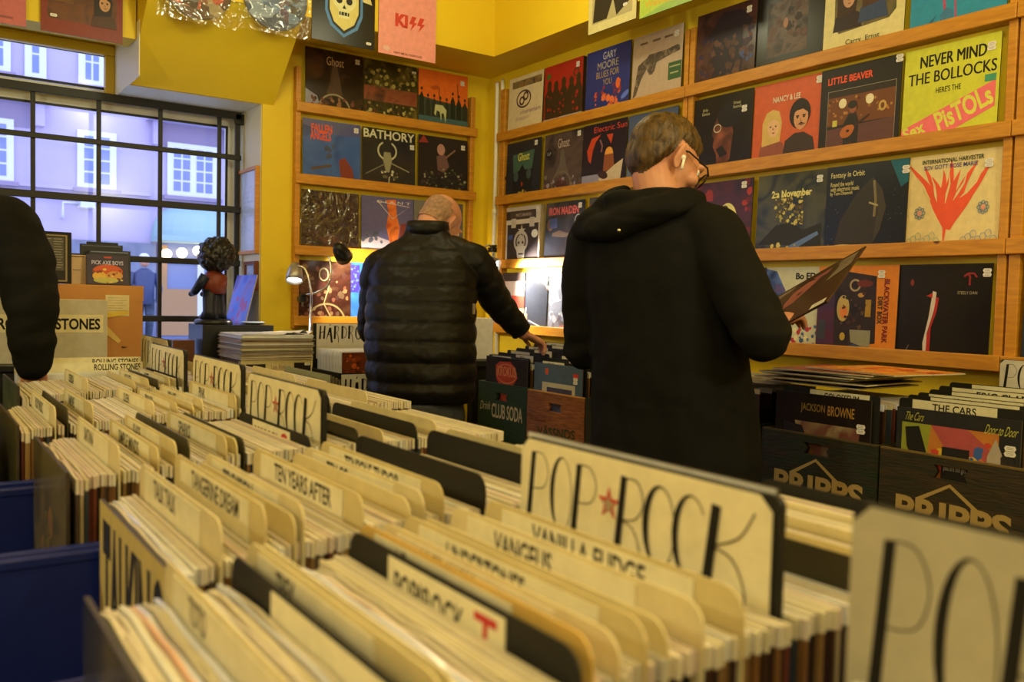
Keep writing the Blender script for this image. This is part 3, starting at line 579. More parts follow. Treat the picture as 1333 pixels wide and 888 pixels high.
# --- fourth rail
rr(3, 2.55, 2.28, 0, 'blue and violet record partly behind the standing man and the open cover', N_+'#33406a,#22305a,#6a5a5a:6', [('p', [(0, .1), (.25, .02), (.5, .3), (.55, .6), (.2, .9), (0, .8)], '#4a5a9a')])
rr(3, 2.278, 1.975, 1, 'cream and blue record with a small black logo behind the held cover', '#c0b898', [('p', [(0, .0), (.24, .05), (.42, .35), (.5, .6), (.36, 1), (0, 1)], N_+'#33478a,#5a70b0,#223058:8'), ('s', .1, .2, .4, .6, 14, .05, 25, ['#5a4a78', '#6a78b0']), ('t', 'Bo ED', .52, .07, .8, .15, K_, dict(bold=.04)), ('s', .4, .7, .98, 1, 60, .03, 26, ['#d8c898', '#3a5078', '#a83038', '#5a708a'])])
rr(3, 2.012, 1.70, 0, 'orange-framed record with a cluttered dark still life and sideways lettering, fourth rail', '#d07a1e', [('p', [(.0, .12), (.28, .05), (.74, .12), (.76, .86), (.0, 1.0)], N_+'#1f1a1a,#33241f,#181416:9'), ('p', [(.0, .3), (.22, .16), (.24, 1), (0, 1)], N_+'#5a2030,#3a2a4a:7'), ('r', .02, .62, .12, .84, '#3a3a44'), ('e', .34, .48, .08, .15, '#b89a58'), ('e', .35, .52, .05, .07, '#d87a3a'), ('o', .48, .22, .06, .06, .022, '#a08a68'), ('e', .6, .2, .1, .04, '#6a2a20'), ('e', .56, .33, .04, .025, '#c08a48'), ('r', .62, .38, .69, .57, '#a07a28'), ('e', .35, .8, .035, .045, '#b89838'), ('p', [(.44, .72), (.7, .72), (.7, .9), (.6, .9), (.46, .86)], '#8a8468'), ('p', [(.28, .94), (.5, .88), (.7, .92), (.6, 1), (.28, 1)], '#33486a'), ('s', .3, .3, .7, .7, 26, .025, 28, ['#4a2c20', '#2a2a2a', '#5a4028']), ('t', 'BLACKWATER PARK', .52, .47, 1.22, .535, '#7a2018', dict(rot=-PI/2, bold=.03)), ('t', 'DIRT BOX', .65, .465, .95, .525, '#3a3018', dict(rot=-PI/2, bold=.03))], stick=(.80, .12))
rr(3, 1.705, 1.392, 1, 'black record with a thin red and white ribbon standing upright, end of fourth rail', '#1a1716/.25', [('p', [(.40, .28), (.44, .29), (.43, .45), (.36, .72), (.36, 1), (.33, 1), (.32, .82), (.37, .55)], '#c8b8a8'), ('p', [(.44, .34), (.47, .35), (.45, .5), (.40, .66), (.40, 1), (.36, 1), (.36, .74), (.42, .5)], '#a8281c'), ('p', [(.33, .33), (.4, .3), (.4, .35)], '#a8281c'), ('e', .17, .19, .02, .035, '#7a3020'), ('t', 'STEELY DAN', .66, .28, .86, .31, '#a89a78'), ('l', [(.76, .11), (.78, .13), (.78, .22)], .02, '#8a2420'), ('l', [(.72, .13), (.76, .1), (.82, .1), (.85, .14)], .02, '#8a2420'), ('l', [(.12, .95), (.17, .85)], .012, '#5a5048')], stick=(.95, .115))
# --- narrow section by the corner, top rail
rr(0, 4.067, 3.737, 0, 'cream record with a looped oval emblem between picture strips, top rail by the corner', '#cdb98f', [('r', .10, .07, .95, .19, N_+'#3a4a48,#8a6a38,#2a2f34:20'), ('r', .08, .9, .75, .985, N_+'#3a4a58,#a87048,#26343a:20'), ('o', .45, .40, .20, .14, .03, '#4a3238', ), ('o', .40, .43, .06, .06, .035, '#4a3238'), ('o', .51, .36, .06, .06, .035, '#4a3238')] + [('l', [(.35+.05*i, .66-.02*(i % 3)), (.38+.05*i, .6), (.40+.05*i, .66)], .01, '#7a4a78') for i in range(12)] + [('l', [(.25+.05*i, .76), (.28+.05*i, .70)], .008, '#a08098') for i in range(8)])
rr(0, 3.737, 3.42, 1, 'red record with green-black band silhouettes and a pale foot, top rail', '#a3281a', [('p', [(.0, .86), (.4, .87), (.6, .84), (1, .8), (1, 1), (0, 1)], '#a8a098')] + [sh for i, (u, s) in enumerate(((.14, .12), (.32, .15), (.52, .17), (.72, .16), (.9, .14))) for sh in (('p', [(u-.11, .86), (u-.12, .5), (u-.05, .38), (u+.05, .38), (u+.12, .5), (u+.11, .86)], '#3a2a16'), ('e', u, .32+.03*(i % 2), .06, .085, '#3f2c14'))] + [('s', .1, .45, .9, .8, 18, .03, 31, ['#a3281a', '#8a2014']), ('t', 'SWEET', .34, .885, .76, .955, '#c03038', dict(bold=.03)), ('e', .12, .17, .06, .05, '#4a5a20'), ('o', .84, .22, .06, .06, .02, '#3a3a20')], stick=(.88, .13), t=0.022, side='#2a1d16')
rr(0, 3.39, 3.075, 0, 'deep blue record with tall gold hand lettering over orange lights, top rail', '#26306f', [('t', 'GARY', .38, .06, .68, .17, '#b0a890'), ('t', 'MOORE', .26, .20, .74, .31, '#a89a70'), ('t', 'BLUES FOR', .24, .34, .76, .44, '#a88a3a'), ('t', 'YOU', .40, .47, .60, .56, '#a88a3a'), ('s', .2, .55, .8, .9, 30, .05, 33, ['#c0502a', '#8a3038', '#d86a38', '#4a2a58']), ('e', .75, .58, .05, .08, '#d8602a'), ('e', .92, .78, .1, .04, '#5a6fc0', -.5)])
rr(0, 3.068, 2.745, 1, 'beige record with a pencil-drawn pistol and small green label, top rail', '#b59a7c', [('p', [(.12, .42), (.3, .34), (.34, .30), (.7, .30), (.9, .27), (.95, .30), (.95, .36), (.7, .40), (.5, .44), (.46, .56), (.36, .6), (.3, .5), (.2, .62), (.1, .84), (.03, .88), (.08, .62)], N_+'#6a5a48,#4a3f34,#8a765c:26'), ('o', .40, .52, .05, .07, .012, '#5a4c3c'), ('r', .74, .5, .99, .74, '#3a5a34'), ('l', [(.76, .56), (.97, .56)], .02, '#a0a070'), ('l', [(.78, .65), (.94, .65)], .02, '#a0a070'), ('l', [(.15, .12), (.3, .12)], .03, '#6a5238'), ('l', [(.4, .12), (.56, .12)], .03, '#6a5238'), ('l', [(.64, .12), (.8, .12)], .03, '#6a5238')], stick=(.88, .14))
# --- corner section, second rail
rr(1, 4.067, 3.75, 0, 'black-green record of a seated dark figure under pale lettering, second rail by the corner', '#23242a/.3', [('p', [(.18, .22), (.82, .18), (.76, .5), (.22, .55)], '#3f5a4a'), ('t', 'Ghost', .34, .2, .68, .34, '#c0b848', dict(bold=.02)), ('p', [(.2, .86), (.2, .55), (.4, .5), (.48, .40), (.56, .5), (.78, .5), (.78, .84)], '#17181c'), ('e', .30, .6, .07, .09, '#3f4a48'), ('e', .68, .58, .07, .09, '#3f4a48'), ('s', .40, .86, .62, .93, 9, .03, 45, ['#b8983a']), ('e', .49, .74, .02, .04, '#a83820')], stick=(.86, .1))
rr(1, 3.727, 3.41, 1, 'brown-grey record of a throne-like arch with a round badge at left, second rail', N_+'#3c2f2e,#54423c,#2a2426:8/.3', [('p', [(.44, .3), (.52, .28), (.58, .5), (.66, .68), (.3, .7), (.42, .5)], '#5f5248'), ('o', .48, .84, .24, .2, .035, '#6a5a4c'), ('e', .48, .88, .16, .12, '#4a2a28'), ('s', 0, .7, 1, 1, 40, .04, 35, ['#7a6a5a', '#5a4a48', '#8a8090', '#6a3a34']), ('t', 'Ghost', .36, .1, .66, .25, '#b8a090'), ('e', .13, .32, .09, .09, '#1f1c1c'), ('t', '2 LP', .08, .29, .18, .34, '#b8b0a8')], stick=(.9, .1))
rr(1, 3.40, 3.085, 0, 'dark record of a long-haired guitarist among orange claws, second rail left of the man\'s head', '#261c24/.3', [('t', 'Electric Sun', .25, .05, 1.0, .14, '#c0402a'), ('p', [(.1, .4), (.2, .22), (.42, .18), (.3, .28), (.24, .4), (.2, .6), (.14, .55)], '#b8401f'), ('l', [(.4, .26), (.46, .36), (.44, .45)], .03, '#8a5a58'), ('p', [(.55, .2), (.7, .2), (.66, .35)], '#b8401f'), ('r', 0, .78, .5, 1, '#8a8498'), ('e', .62, .52, .1, .13, '#d89038'), ('p', [(.52, .5), (.72, .5), (.76, .72), (.5, .76)], '#8a4a28'), ('p', [(.4, .86), (.75, .68), (.95, .6), (.9, .9), (.55, .98)], '#c0aa88'), ('e', .5, .8, .12, .06, '#3a2420', .3)])
rr(1, 3.08, 2.765, 1, 'pale grey-blue record mostly hidden by the standing man\'s head', '#5a6878', [('p', [(0, .5), (.5, .2), (1, .3), (1, 0), (0, 0)], '#46506a')], stick=(.82, .14))
# --- corner section, third rail
rr(2, 4.052, 3.735, 0, 'black box set with white bars and a horned white emblem, third rail', '#332a2c', [('r', .0, .0, 1, .07, '#b8a898'), ('r', .0, .22, .98, .30, '#c8bcac'), ('r', .88, .07, 1, .3, '#c0b2a2'), ('r', 0, .3, .045, 1, '#b8a898'), ('r', .955, .3, 1, 1, '#b8a898'), ('r', .12, .09, .82, .2, '#4a3a34'), ('t', 'MOTORHEAD', .3, .12, .74, .17, '#b8a898'), ('r', .16, .2, .30, .36, '#b8aca0'), ('r', .70, .2, .84, .36, '#b8aca0'), ('e', .46, .6, .21, .19, '#b0a8a0'), ('e', .46, .61, .16, .145, '#3a3030'), ('e', .46, .6, .12, .11, '#b0a8a0'), ('star', .48, .42, .12, .04, '#b8b0a4'), ('p', [(.32, .68), (.6, .68), (.56, .92), (.46, 1), (.38, .92)], '#b8b0a4'), ('e', .40, .62, .03, .025, '#332a2c'), ('e', .52, .62, .03, .025, '#332a2c'), ('r', .40, .8, .54, .83, '#332a2c'), ('e', .86, .48, .09, .07, '#d8d0c4'), ('r', .08, .48, .22, .56, '#40508a')], t=0.03, side='#9a8a70', stick=(.93, .09))
rr(2, 3.705, 3.385, 1, 'dark blue-grey record headed in jagged pink letters with a small badge, third rail', N_+'#3a3a44,#2c2e38,#4a4648:5/.2', [('t', 'IRON MAIDEN', .09, .08, .86, .21, '#d05a5a', dict(bold=.03)), ('e', .14, .36, .09, .1, '#6a4a38'), ('r', .12, .26, .32, .42, '#3f4a78'), ('o', .86, .32, .08, .09, .016, '#a8a8a8'), ('l', [(.78, .32), (.94, .32)], .012, '#a8a8a8'), ('p', [(.2, .5), (.4, .46), (.6, .52), (.8, .48), (.8, .54), (.5, .58), (.2, .55)], '#5a463c')], stick=(.9, .11), sleeve='clear_sleeve')
rr(2, 3.343, 3.03, 0, 'grey record with a red heading strip, third rail beside the man\'s shoulder', '#4a4240/.3', [('t', 'MOST', .02, .1, .28, .2, '#b83028', dict(bold=.04)), ('t', 'OLD', .36, .1, .6, .2, '#6a605a', dict(bold=.04)), ('o', .14, .42, .1, .1, .05, '#c8b8a8'), ('l', [(0, .26), (1, .26)], .02, '#8a7a70')])
# --- corner section, fourth rail, under the clip lamp
rr(3, 4.06, 3.99+.0, 0, 'white and red striped record half hidden behind its neighbour by the corner, fourth rail', '#b8a090', [('r', 0, .4, 1, .62, '#b83a2c'), ('r', 0, 0, 1, .15, '#3a2c28'), ('r', 0, .62, 1, 1, '#c08a68')])
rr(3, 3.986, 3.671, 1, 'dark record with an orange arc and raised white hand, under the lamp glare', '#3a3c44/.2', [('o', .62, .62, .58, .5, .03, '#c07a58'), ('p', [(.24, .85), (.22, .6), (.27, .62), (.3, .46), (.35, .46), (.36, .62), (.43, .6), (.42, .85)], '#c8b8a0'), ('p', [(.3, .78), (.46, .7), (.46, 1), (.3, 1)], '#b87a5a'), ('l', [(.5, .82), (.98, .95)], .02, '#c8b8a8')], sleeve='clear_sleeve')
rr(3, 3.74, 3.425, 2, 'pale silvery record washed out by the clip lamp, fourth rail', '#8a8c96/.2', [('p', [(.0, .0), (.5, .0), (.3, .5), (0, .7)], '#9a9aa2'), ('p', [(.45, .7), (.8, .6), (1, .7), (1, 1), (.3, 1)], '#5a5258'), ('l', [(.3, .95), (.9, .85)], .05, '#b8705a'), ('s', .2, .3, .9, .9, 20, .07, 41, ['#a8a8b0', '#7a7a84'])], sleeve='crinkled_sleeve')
rr(3, 3.42, 3.10, 1, 'dim record on the fourth rail hidden behind the standing man', '#4a3a34', [('e', .5, .5, .3, .3, '#6a5248')])
rr(3, 1.29, 0.975, 0, 'blue-black record at the right photo edge, fourth rail beyond the end post', '#26303a', [('p', [(0, 1), (.3, .3), (.4, 1)], '#4a6a8a')])
rr(1, 1.29, 0.975, 0, 'dark red record just outside the end post, second rail', '#3a1a18', [('e', .5, .5, .3, .3, '#5a2a20')])
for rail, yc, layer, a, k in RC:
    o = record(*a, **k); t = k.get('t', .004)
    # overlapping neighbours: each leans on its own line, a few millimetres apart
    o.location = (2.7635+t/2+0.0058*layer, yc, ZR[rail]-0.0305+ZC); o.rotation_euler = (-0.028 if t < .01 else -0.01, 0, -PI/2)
# --- window-wall rack
LC = []
def lr(rail, x0, x1, layer, *a, **k): LC.append((rail, (x0+x1)/2, layer, a, k))
lr(0, 1.676, 1.99, 0, 'dark brown record with a glowing arch, top left of the window-wall rack', N_+'#33200f,#241608,#4a2c18:7/.3', [('t', 'Ghost', .36, .1, .66, .24, '#b88a58'), ('p', [(.46, .24), (.54, .24), (.6, .5), (.64, .7), (.36, .7), (.42, .48)], '#4a3018'), ('o', .5, .98, .28, .28, .03, '#8a7a5a'), ('p', [(0, .66), (.2, .76), (.26, .95), (0, 1)], '#8a8488'), ('s', .1, .76, .95, 1, 50, .035, 51, ['#6a3a24', '#8a5a38', '#4a2a1a'])], stick=(.9, .13))
lr(0, 2.0, 2.312, 1, 'olive and rust record of a crowded battle scene, top centre of the window-wall rack', N_+'#4a4018,#2c2610,#6a5a28:10/.3', [('s', .03, .05, .97, .42, 50, .04, 52, ['#2a2410', '#8a7a3a', '#5a4a1c', '#a8984a']), ('r', 0, .44, 1, .68, N_+'#7a3a24,#8a4a2c,#4a2a18:12'), ('s', .03, .7, .97, .98, 60, .035, 53, ['#2a2410', '#8a7a3a', '#5a2a1a', '#a8985a'])], stick=(.94, .1), two=False)
lr(0, 2.318, 2.636, 0, 'orange sunset record with riders and a white horse, window-wall rack', '#d4621a', [('p', [(0, .46), (.3, .5), (.6, .52), (1, .56), (1, 1), (0, 1)], '#3a4030')] + crowd(.8, 8, 54, ['#1f2414', '#2a2c1a'], .42) + [('r', 0, .8, 1, 1, '#3f5a58'), ('p', [(.33, .58), (.48, .58), (.56, .66), (.54, .88), (.50, .72), (.46, .72), (.45, .86), (.42, .70), (.36, .68), (.34, .78), (.31, .74)], '#b8b478'), ('l', [(.42, .5), (.40, .26)], .012, '#3a2414'), ('l', [(.8, .5), (.78, .16)], .012, '#3a2414'), ('p', [(.22, .3), (.36, .24), (.4, .3), (.3, .33)], '#b04a14')], stick=(.88, .16))
lr(1, 1.668, 1.982, 0, 'blue record with jagged orange lettering in a shiny sleeve, second rail left', N_+'#2c4a86,#3a5a98,#22366a:5/.25', [('p', [(0, 0), (1, .0), (1, .2), (.5, .22), (0, .1)], '#4a4a7a'), ('t', 'FALLEN', .14, .07, .5, .2, '#d0451c', dict(bold=.04)), ('t', 'ANGELS', .12, .19, .48, .33, '#d0451c', dict(bold=.04)), ('l', [(.14, .8), (.48, .72)], .05, '#4a3a34'), ('p', [(.62, .62), (.72, .56), (.86, .75), (.9, 1), (.66, 1)], '#7a2c1c'), ('s', .4, .4, .6, .6, 5, .06, 55, ['#3a3f5a'])], stick=(.92, .12), sleeve='clear_sleeve')
lr(1, 1.996, 2.312, 1, 'black record with white blackletter heading and a horned skull, second rail centre', '#1b1711/.3', [('t', 'BATHORY', .02, .02, .98, .17, '#d0c8a0', dict(bold=.02)), ('o', .46, .36, .17, .15, .03, '#b8b088'), ('r', .38, .19, .54, .24, '#1b1711'), ('p', [(.4, .38), (.52, .38), (.55, .52), (.5, .72), (.44, .72), (.38, .52)], '#8a8460'), ('l', [(.5, .55), (.88, .68)], .02, '#8a8460'), ('l', [(.42, .58), (.06, .78)], .02, '#6a6448'), ('s', .36, .7, .66, .85, 16, .03, 56, ['#c0b890', '#8a8460', '#5a5438']), ('l', [(.5, .8), (.48, 1)], .02, '#b8b088')], stick=(.93, .27), sleeve='clear_sleeve')
lr(1, 2.328, 2.642, 0, 'dark record of a painted fighter above a dim crowd, second rail right', '#241c18/.3', [('p', [(0, .14), (.1, .0), (.2, .12)], '#8a2c24'), ('e', .45, .22, .08, .1, '#a87a6a'), ('p', [(.36, .34), (.54, .3), (.62, .5), (.5, .62), (.38, .58)], '#6a4a44'), ('l', [(.54, .36), (.74, .2)], .03, '#7a5a48'), ('s', .05, .55, .95, .98, 90, .025, 57, ['#3a382a', '#5a5a3a', '#2a2a20', '#8a8468', '#4a302a'])], stick=(.9, .16))
lr(2, 1.66, 1.985, 0, 'near-black maroon record in crinkled shiny plastic, third rail left', N_+'#241410,#33201a,#1a0f0d:6/.2', [('p', [(.3, .75), (.6, .7), (.8, .95), (.5, .98)], '#4a201a'), ('l', [(.55, .85), (.85, 1)], .02, '#5a504c')], sleeve='crinkled_sleeve')
lr(2, 2.012, 2.298, 1, 'violet-grey record with a tall orange figure under a triangle, third rail centre', '#5c5578', [('p', [(0, .72), (.3, .68), (.6, .76), (1, .7), (1, 1), (0, 1)], '#b8a8ac'), ('s', .02, .62, .4, .78, 16, .04, 58, ['#4a4a5a', '#5a5a68']), ('p', [(.46, .05), (.64, .03), (.66, .3), (.72, .5), (.66, .86), (.74, .98), (.48, .98), (.55, .86), (.46, .5), (.50, .28)], N_+'#b84a1c,#d8702c,#8a3014:9'), ('p', [(.74, .44), (.84, .42), (.78, .8), (.7, .8)], '#7a3428'), ('l', [(.3, .08), (.58, .36), (.9, .14), (.3, .08)], .012, '#c8b8b0'), ('t', 'G I A N T', .28, .06, .92, .105, '#d0c4b8')])
lr(2, 2.306, 2.62, 0, 'grey record behind the bald man\'s head, third rail right', '#5a544c/.25', [('p', [(0, 0), (.4, .0), (.2, 1), (0, 1)], '#6f685c')], sleeve='clear_sleeve')
lr(3, 1.655, 1.925, 0, 'brown record of tangled gold ornament behind the clip lamps, bottom rail', N_+'#4a241a,#33180f,#5a3a24:8/.25', [('s', .1, .1, .95, .95, 60, .04, 59, ['#6a3a26', '#7a5a34', '#3a1c14', '#5a4028']), ('o', .55, 1.0, .34, .3, .03, '#8a7848'), ('o', .5, .22, .08, .1, .02, '#a08a58'), ('l', [(.6, .4), (.5, .7), (.62, .9)], .02, '#a08a58')], w=.30)
lr(3, 1.932, 2.245, 1, 'bright blue record partly behind the bald man\'s arm, bottom rail', N_+'#2a50b0,#3a78c8,#223a80:4', [('r', .04, .04, .2, .5, '#3a2f8a'), ('s', .05, .06, .18, .48, 20, .02, 60, ['#5a70d0']), ('r', .3, .12, .5, .2, '#6a5a78'), ('e', .42, .45, .12, .16, '#8a7a84'), ('e', .4, .62, .05, .05, '#c8c0b8')])
lr(3, 2.26, 2.575, 0, 'dark record on the bottom rail hidden behind the bald man', '#2f2620', [('e', .5, .5, .3, .3, '#4a3a2c')])
for rail, xc, layer, a, k in LC:
    o = record(*a, **k); o.location = (xc, 4.2705+0.002+0.0062*layer, ZL[rail]-0.0305+ZC); o.rotation_euler = (-0.028, 0, 0)
# --- records pinned to the boxed beam
def picture_disc(label, x, z, cols, seed):
    e = empty('picture_disc', (x, BY-0.006, z+ZC)); tag(e, label, 'record', 'picture discs on the beam')
    b = B(); b.lathe([(.150, -.001), (.150, .001)], 'black_gloss', 40, Matrix.Rotation(PI/2, 4, 'X') @ Matrix.Translation((0, 0, 0)))
    f = Face(b, (-.15, -.0012, .15), (.3, 0, 0), (0, 0, -.3), (0, -1, 0)); q = random.Random(seed)
    f.draw([('e', .5, .5, .485, .485, cols[0]), ('s', .18, .18, .82, .82, 70, .10, seed, cols[1:]), ('e', .5, .5, .03, .03, '#b8a868')])
    o = b.build('disc', e, loc=(0, 0, .165))
    s = B(); n = 12; q = random.Random(seed+5)
    for i in range(n):
        for k in range(n):
            def pt(a, c): return (-.165+.33*a/n, -.005-.0025*math.sin(a*1.9+c*1.1)*math.sin(c*.9), .33*c/n)
            ff = s.face([pt(i, k), pt(i+1, k), pt(i+1, k+1), pt(i, k+1)], 'crinkled_sleeve')
    bmesh.ops.remove_doubles(s.bm, verts=s.bm.verts[:], dist=1e-5)
    for ff in s.bm.faces: ff.smooth = True
    s.build('plastic_sleeve', e)
picture_disc('reddish brown picture disc in a crinkled clear bag, left of the two on the beam', 1.043, 1.143, ['#4a3430', '#7a4a3a', '#8a7a5a', '#2a2428', '#a03a2c', '#5a5a5a'], 61)
picture_disc('blue-grey picture disc in a crinkled clear bag, right of the two on the beam', 1.382, 1.160, ['#2c3f5a', '#3a587a', '#22303f', '#5a7490', '#4a3a5a', '#7a8a98'], 62)
def pin(label, bg, shapes, x, z, **k):
    o = record(label, bg, shapes, **k); o.location = (x, BY-0.004, z+ZC); return o
shield = [('p', [(.2, .1), (.8, .1), (.8, .55), (.72, .75), (.5, .9), (.28, .75), (.2, .55)], '#4a78a8'), ('p', [(.24, .1), (.76, .1), (.76, .53), (.68, .72), (.5, .85), (.32, .72), (.24, .53)], '#1d1a16'), ('p', [(.27, .1), (.73, .1), (.73, .52), (.66, .69), (.5, .8), (.34, .69), (.27, .52)], '#c8b868'),
          ('e', .5, .34, .19, .18, '#cfc88f'), ('r', .41, .44, .59, .62, '#cfc88f'), ('e', .42, .36, .05, .055, '#1d1a16'), ('e', .58, .36, .05, .055, '#1d1a16'), ('p', [(.5, .42), (.53, .48), (.47, .48)], '#1d1a16'), ('r', .42, .53, .58, .58, '#1d1a16'), ('l', [(.45, .53), (.45, .58)], .008, '#cfc88f'), ('l', [(.5, .53), (.5, .58)], .008, '#cfc88f'), ('l', [(.55, .53), (.55, .58)], .008, '#cfc88f'),
          ('p', [(.1, .2), (.9, .2), (.95, .34), (.8, .32), (.78, .26), (.2, .26), (.2, .32), (.04, .36)], '#c8b878'), ('t', 'HELLACOPTERS', .22, .195, .86, .265, '#a83028', dict(bold=.03))]
pin('black record with a skull on a pointed blue and cream shield, on the beam', '#17140f/.3', shield, 1.712, 1.176, stick=(.9, .92), two=False)
pin('plain pink record with red block lettering, right end of the beam over the window wall', '#dc8d7f', [('t', 'KI', .28, .35, .50, .55, '#c0382c', dict(bold=.06))] + [('p', [(u+.05, .35), (u+.13, .35), (u+.085, .44), (u+.14, .44), (u+.02, .58), (u+.06, .475), (u, .475)], '#c0382c') for u in (.52, .66)] + [('t', 'HEAVY METAL HOLOCAUST', .26, .935, .76, .965, '#3a1a18', dict(bold=.02)), ('e', .14, .91, .06, .035, '#d8a898')], 2.047, 1.172)
o = record('cream-framed record of black figures hung from the beam on the right wall', '#c8b878', [('r', .08, .0, .92, .88, '#a89868')] + [('p', [(.1, .86), (.16, .3), (.3, .1), (.5, .3), (.62, .1), (.8, .3), (.9, .1), (.9, .7), (.6, .86), (.52, .6), (.4, .86)], '#2a241c'), ('p', [(.5, .5), (.66, .3), (.7, .62)], '#c8b878')], stick=(.78, .76), two=False)
o.location = (BX-0.004, 2.966, 1.20+ZC); o.rotation_euler = (0, 0, -PI/2)
o = record('lime green record with yellow lettering hung from the beam on the right wall', '#a8b83a', [('t', 'Waiting', .1, .8, .55, .92, '#c8a020', dict(bold=.03)), ('p', [(.0, 1), (.5, .9), (1, .95), (1, 1)], '#8aa848')], )
o.location = (BX-0.004, 2.63, 1.19+ZC); o.rotation_euler = (0, 0, -PI/2)
# --- two covers over the upper window
o = record('plain dusky pink record over the upper window, left of the photo corner', '#b8605a', [('r', .7, .90, .85, .93, '#8a4a44')]); o.location = (0.272, 4.146, 1.066+ZC)
o = record('red-brown record with four long-haired heads over the upper window', '#7a2c1c', [('r', .08, .04, .92, .82, N_+'#4a2a12,#6a3a18,#3a200f:9')] + bust(.25, .3, .13, '#b87a48', '#2a1810', '#6a4018', True) + bust(.52, .28, .13, '#b87a48', '#33200f', '#5a3414', True) + bust(.76, .5, .15, '#c08a58', '#24140c', '#4a2a14', True), stick=(.15, .78), two=False); o.location = (0.640, 4.150, 1.066+ZC)
# ================================================================ the island of record bins
NEAR = {-1: -.03, 0: .385, 1: .765, 2: 1.165, 3: 1.59, 4: 2.03, 5: 2.42}
BIN_Z = -0.556                      # underside of the records, below camera height
TOPS = ['#c4b48c', '#cab995', '#c0b088', '#ccbd9c', '#bcad8e', '#c2b29a', '#c8b596', '#b5aa92', '#cfc6b2', '#c0a890']
SIDES = ['#3a2412', '#5a3a1c', '#2a1a10', '#6f4a22', '#7a5a30', '#33201a', '#4a3a2c', '#8a6a3a', '#241812', '#5a2a1a', '#33383a', '#94805a']
def sleeve_mesh(i):
    q = random.Random(100+i); b = B(); w, h, t = .315, .315, .0038
    lipz = .298-.006*q.random(); top = TOPS[i % len(TOPS)]; sd = SIDES[(i*5) % len(SIDES)]
    if i % 6 == 4: top = '#cdc8d0/.16'  # glint of the plastic is put into a white-lilac top colour
    if i % 11 == 7: top = '#cf9f7c'
    b.box((-w/2+.001, -t/2, 0), (w/2-.001, t/2, lipz), sd)
    # plastic lip: slightly wavy top edge of the bag
    n = 8; hs = [h-.003+.004*q.random() for _ in range(n+1)]; hs[0] -= .004; hs[-1] -= .004
    for k in range(n):
        x0, x1 = -w/2+w*k/n, -w/2+w*(k+1)/n
        for y in (-t/2, t/2): b.face([(x0, y, lipz), (x1, y, lipz), (x1, y*.92, hs[k+1]), (x0, y*.92, hs[k])], top)
        b.face([(x0, -t/2*.92, hs[k]), (x1, -t/2*.92, hs[k+1]), (x1, t/2*.92, hs[k+1]), (x0, t/2*.92, hs[k])], top)
    for x, hh in ((-w/2, hs[0]), (w/2, hs[-1])): b.face([(x, -t/2, lipz), (x, t/2, lipz), (x, t/2*.92, hh), (x, -t/2*.92, hh)], top)
    b.recalc = False
    return b.mesh('record')
SLEEVES = [sleeve_mesh(i) for i in range(22)]
def card_outline(w, h, r=.018, cut=.0):
    pts = [(-w/2, 0), (w/2, 0)]
    for k in range(5): a = k/4*PI/2; pts.append((w/2-r+r*math.cos(a), h-r+r*math.sin(a)))
    for k in range(5): a = PI/2+k/4*PI/2; pts.append((-w/2+r+r*math.cos(a), h-r+r*math.sin(a)))
    return pts
ORD = ['first', 'second', 'third', 'fourth', 'fifth', 'sixth', 'seventh', 'eighth', 'ninth', 'tenth', 'eleventh', 'twelfth']
ROWN = {-1: 'bottom right corner row', 0: 'nearest bin row', 1: 'second bin row', 2: 'third bin row', 3: 'fourth bin row', 4: 'fifth bin row', 5: 'farthest bin row'}
def divider(row, x, top, label, mat='#c9ad62', text=None, strip=(.1, .78), lean=0.0, red=None, y=None, cut=True, mat2=None, striph=.05, name='divider_card'):
    top -= .013; h = top-BIN_Z; b = B(); yc = (NEAR[row]+.1575) if y is None else y
    b.prism(card_outline(.318, h), lambda u, v, w: (u, -.0008+w, v), mat, .0016); b.recalc = True
    o = b.build(name); o.location = (x, yc, BIN_Z+ZC); o.rotation_euler = (-lean, 0, -PI/2); tag(o, label, 'divider card')
    if text or strip:
        s = B(); u0, u1 = -.159+.318*strip[0], -.159+.318*strip[1]
        s.box((u0, -.0022, h-.004-striph), (u1, -.0010, h-.004), mat2 or '#dbcda4')
        if text:
            f = Face(s, (u0, -.0022, h-.004), (u1-u0, 0, 0), (0, 0, -striph), (0, -1, 0))
            wd = min(.86, (.046 if not red else .070)*len(text)); (f.text(text, .20, .06, .20+wd, .46, 'ink', bold=.02) if not red else f.text(text, .07, .16, .07+wd, .74, 'ink', bold=.012))
            if red: f.text(red, .78, .1, .95, .95, 'ink_red', bold=.01)
        s.recalc = False; s.build('label_strip', o)
    return o
def deco_sign(f, u0, v0, u1, v1, star=True):
    cells = [('P', 0.00, .135), ('O', .125, .25), ('P', .245, .385), ('*', .375, .47), ('R', .455, .60), ('O', .575, .715), ('C', .695, .83), ('K', .815, .985)]
    for i, (ch, a, b_) in enumerate(cells):
        dv = .035*(i/7); U0, U1 = u0+(u1-u0)*a, u0+(u1-u0)*b_
        if ch == '*':
            cu, cv = (U0+U1)/2, v0+(v1-v0)*.42
            f.draw([('star', cu, cv, .050, .020, 'ink_red'), ('star', cu, cv+.01, .033, .013, '#a08a68')])
        else: f.strokes(DECO, ch, U0, v0+dv, U1, v1-(.05 if ch == 'P' else 0), 'ink')
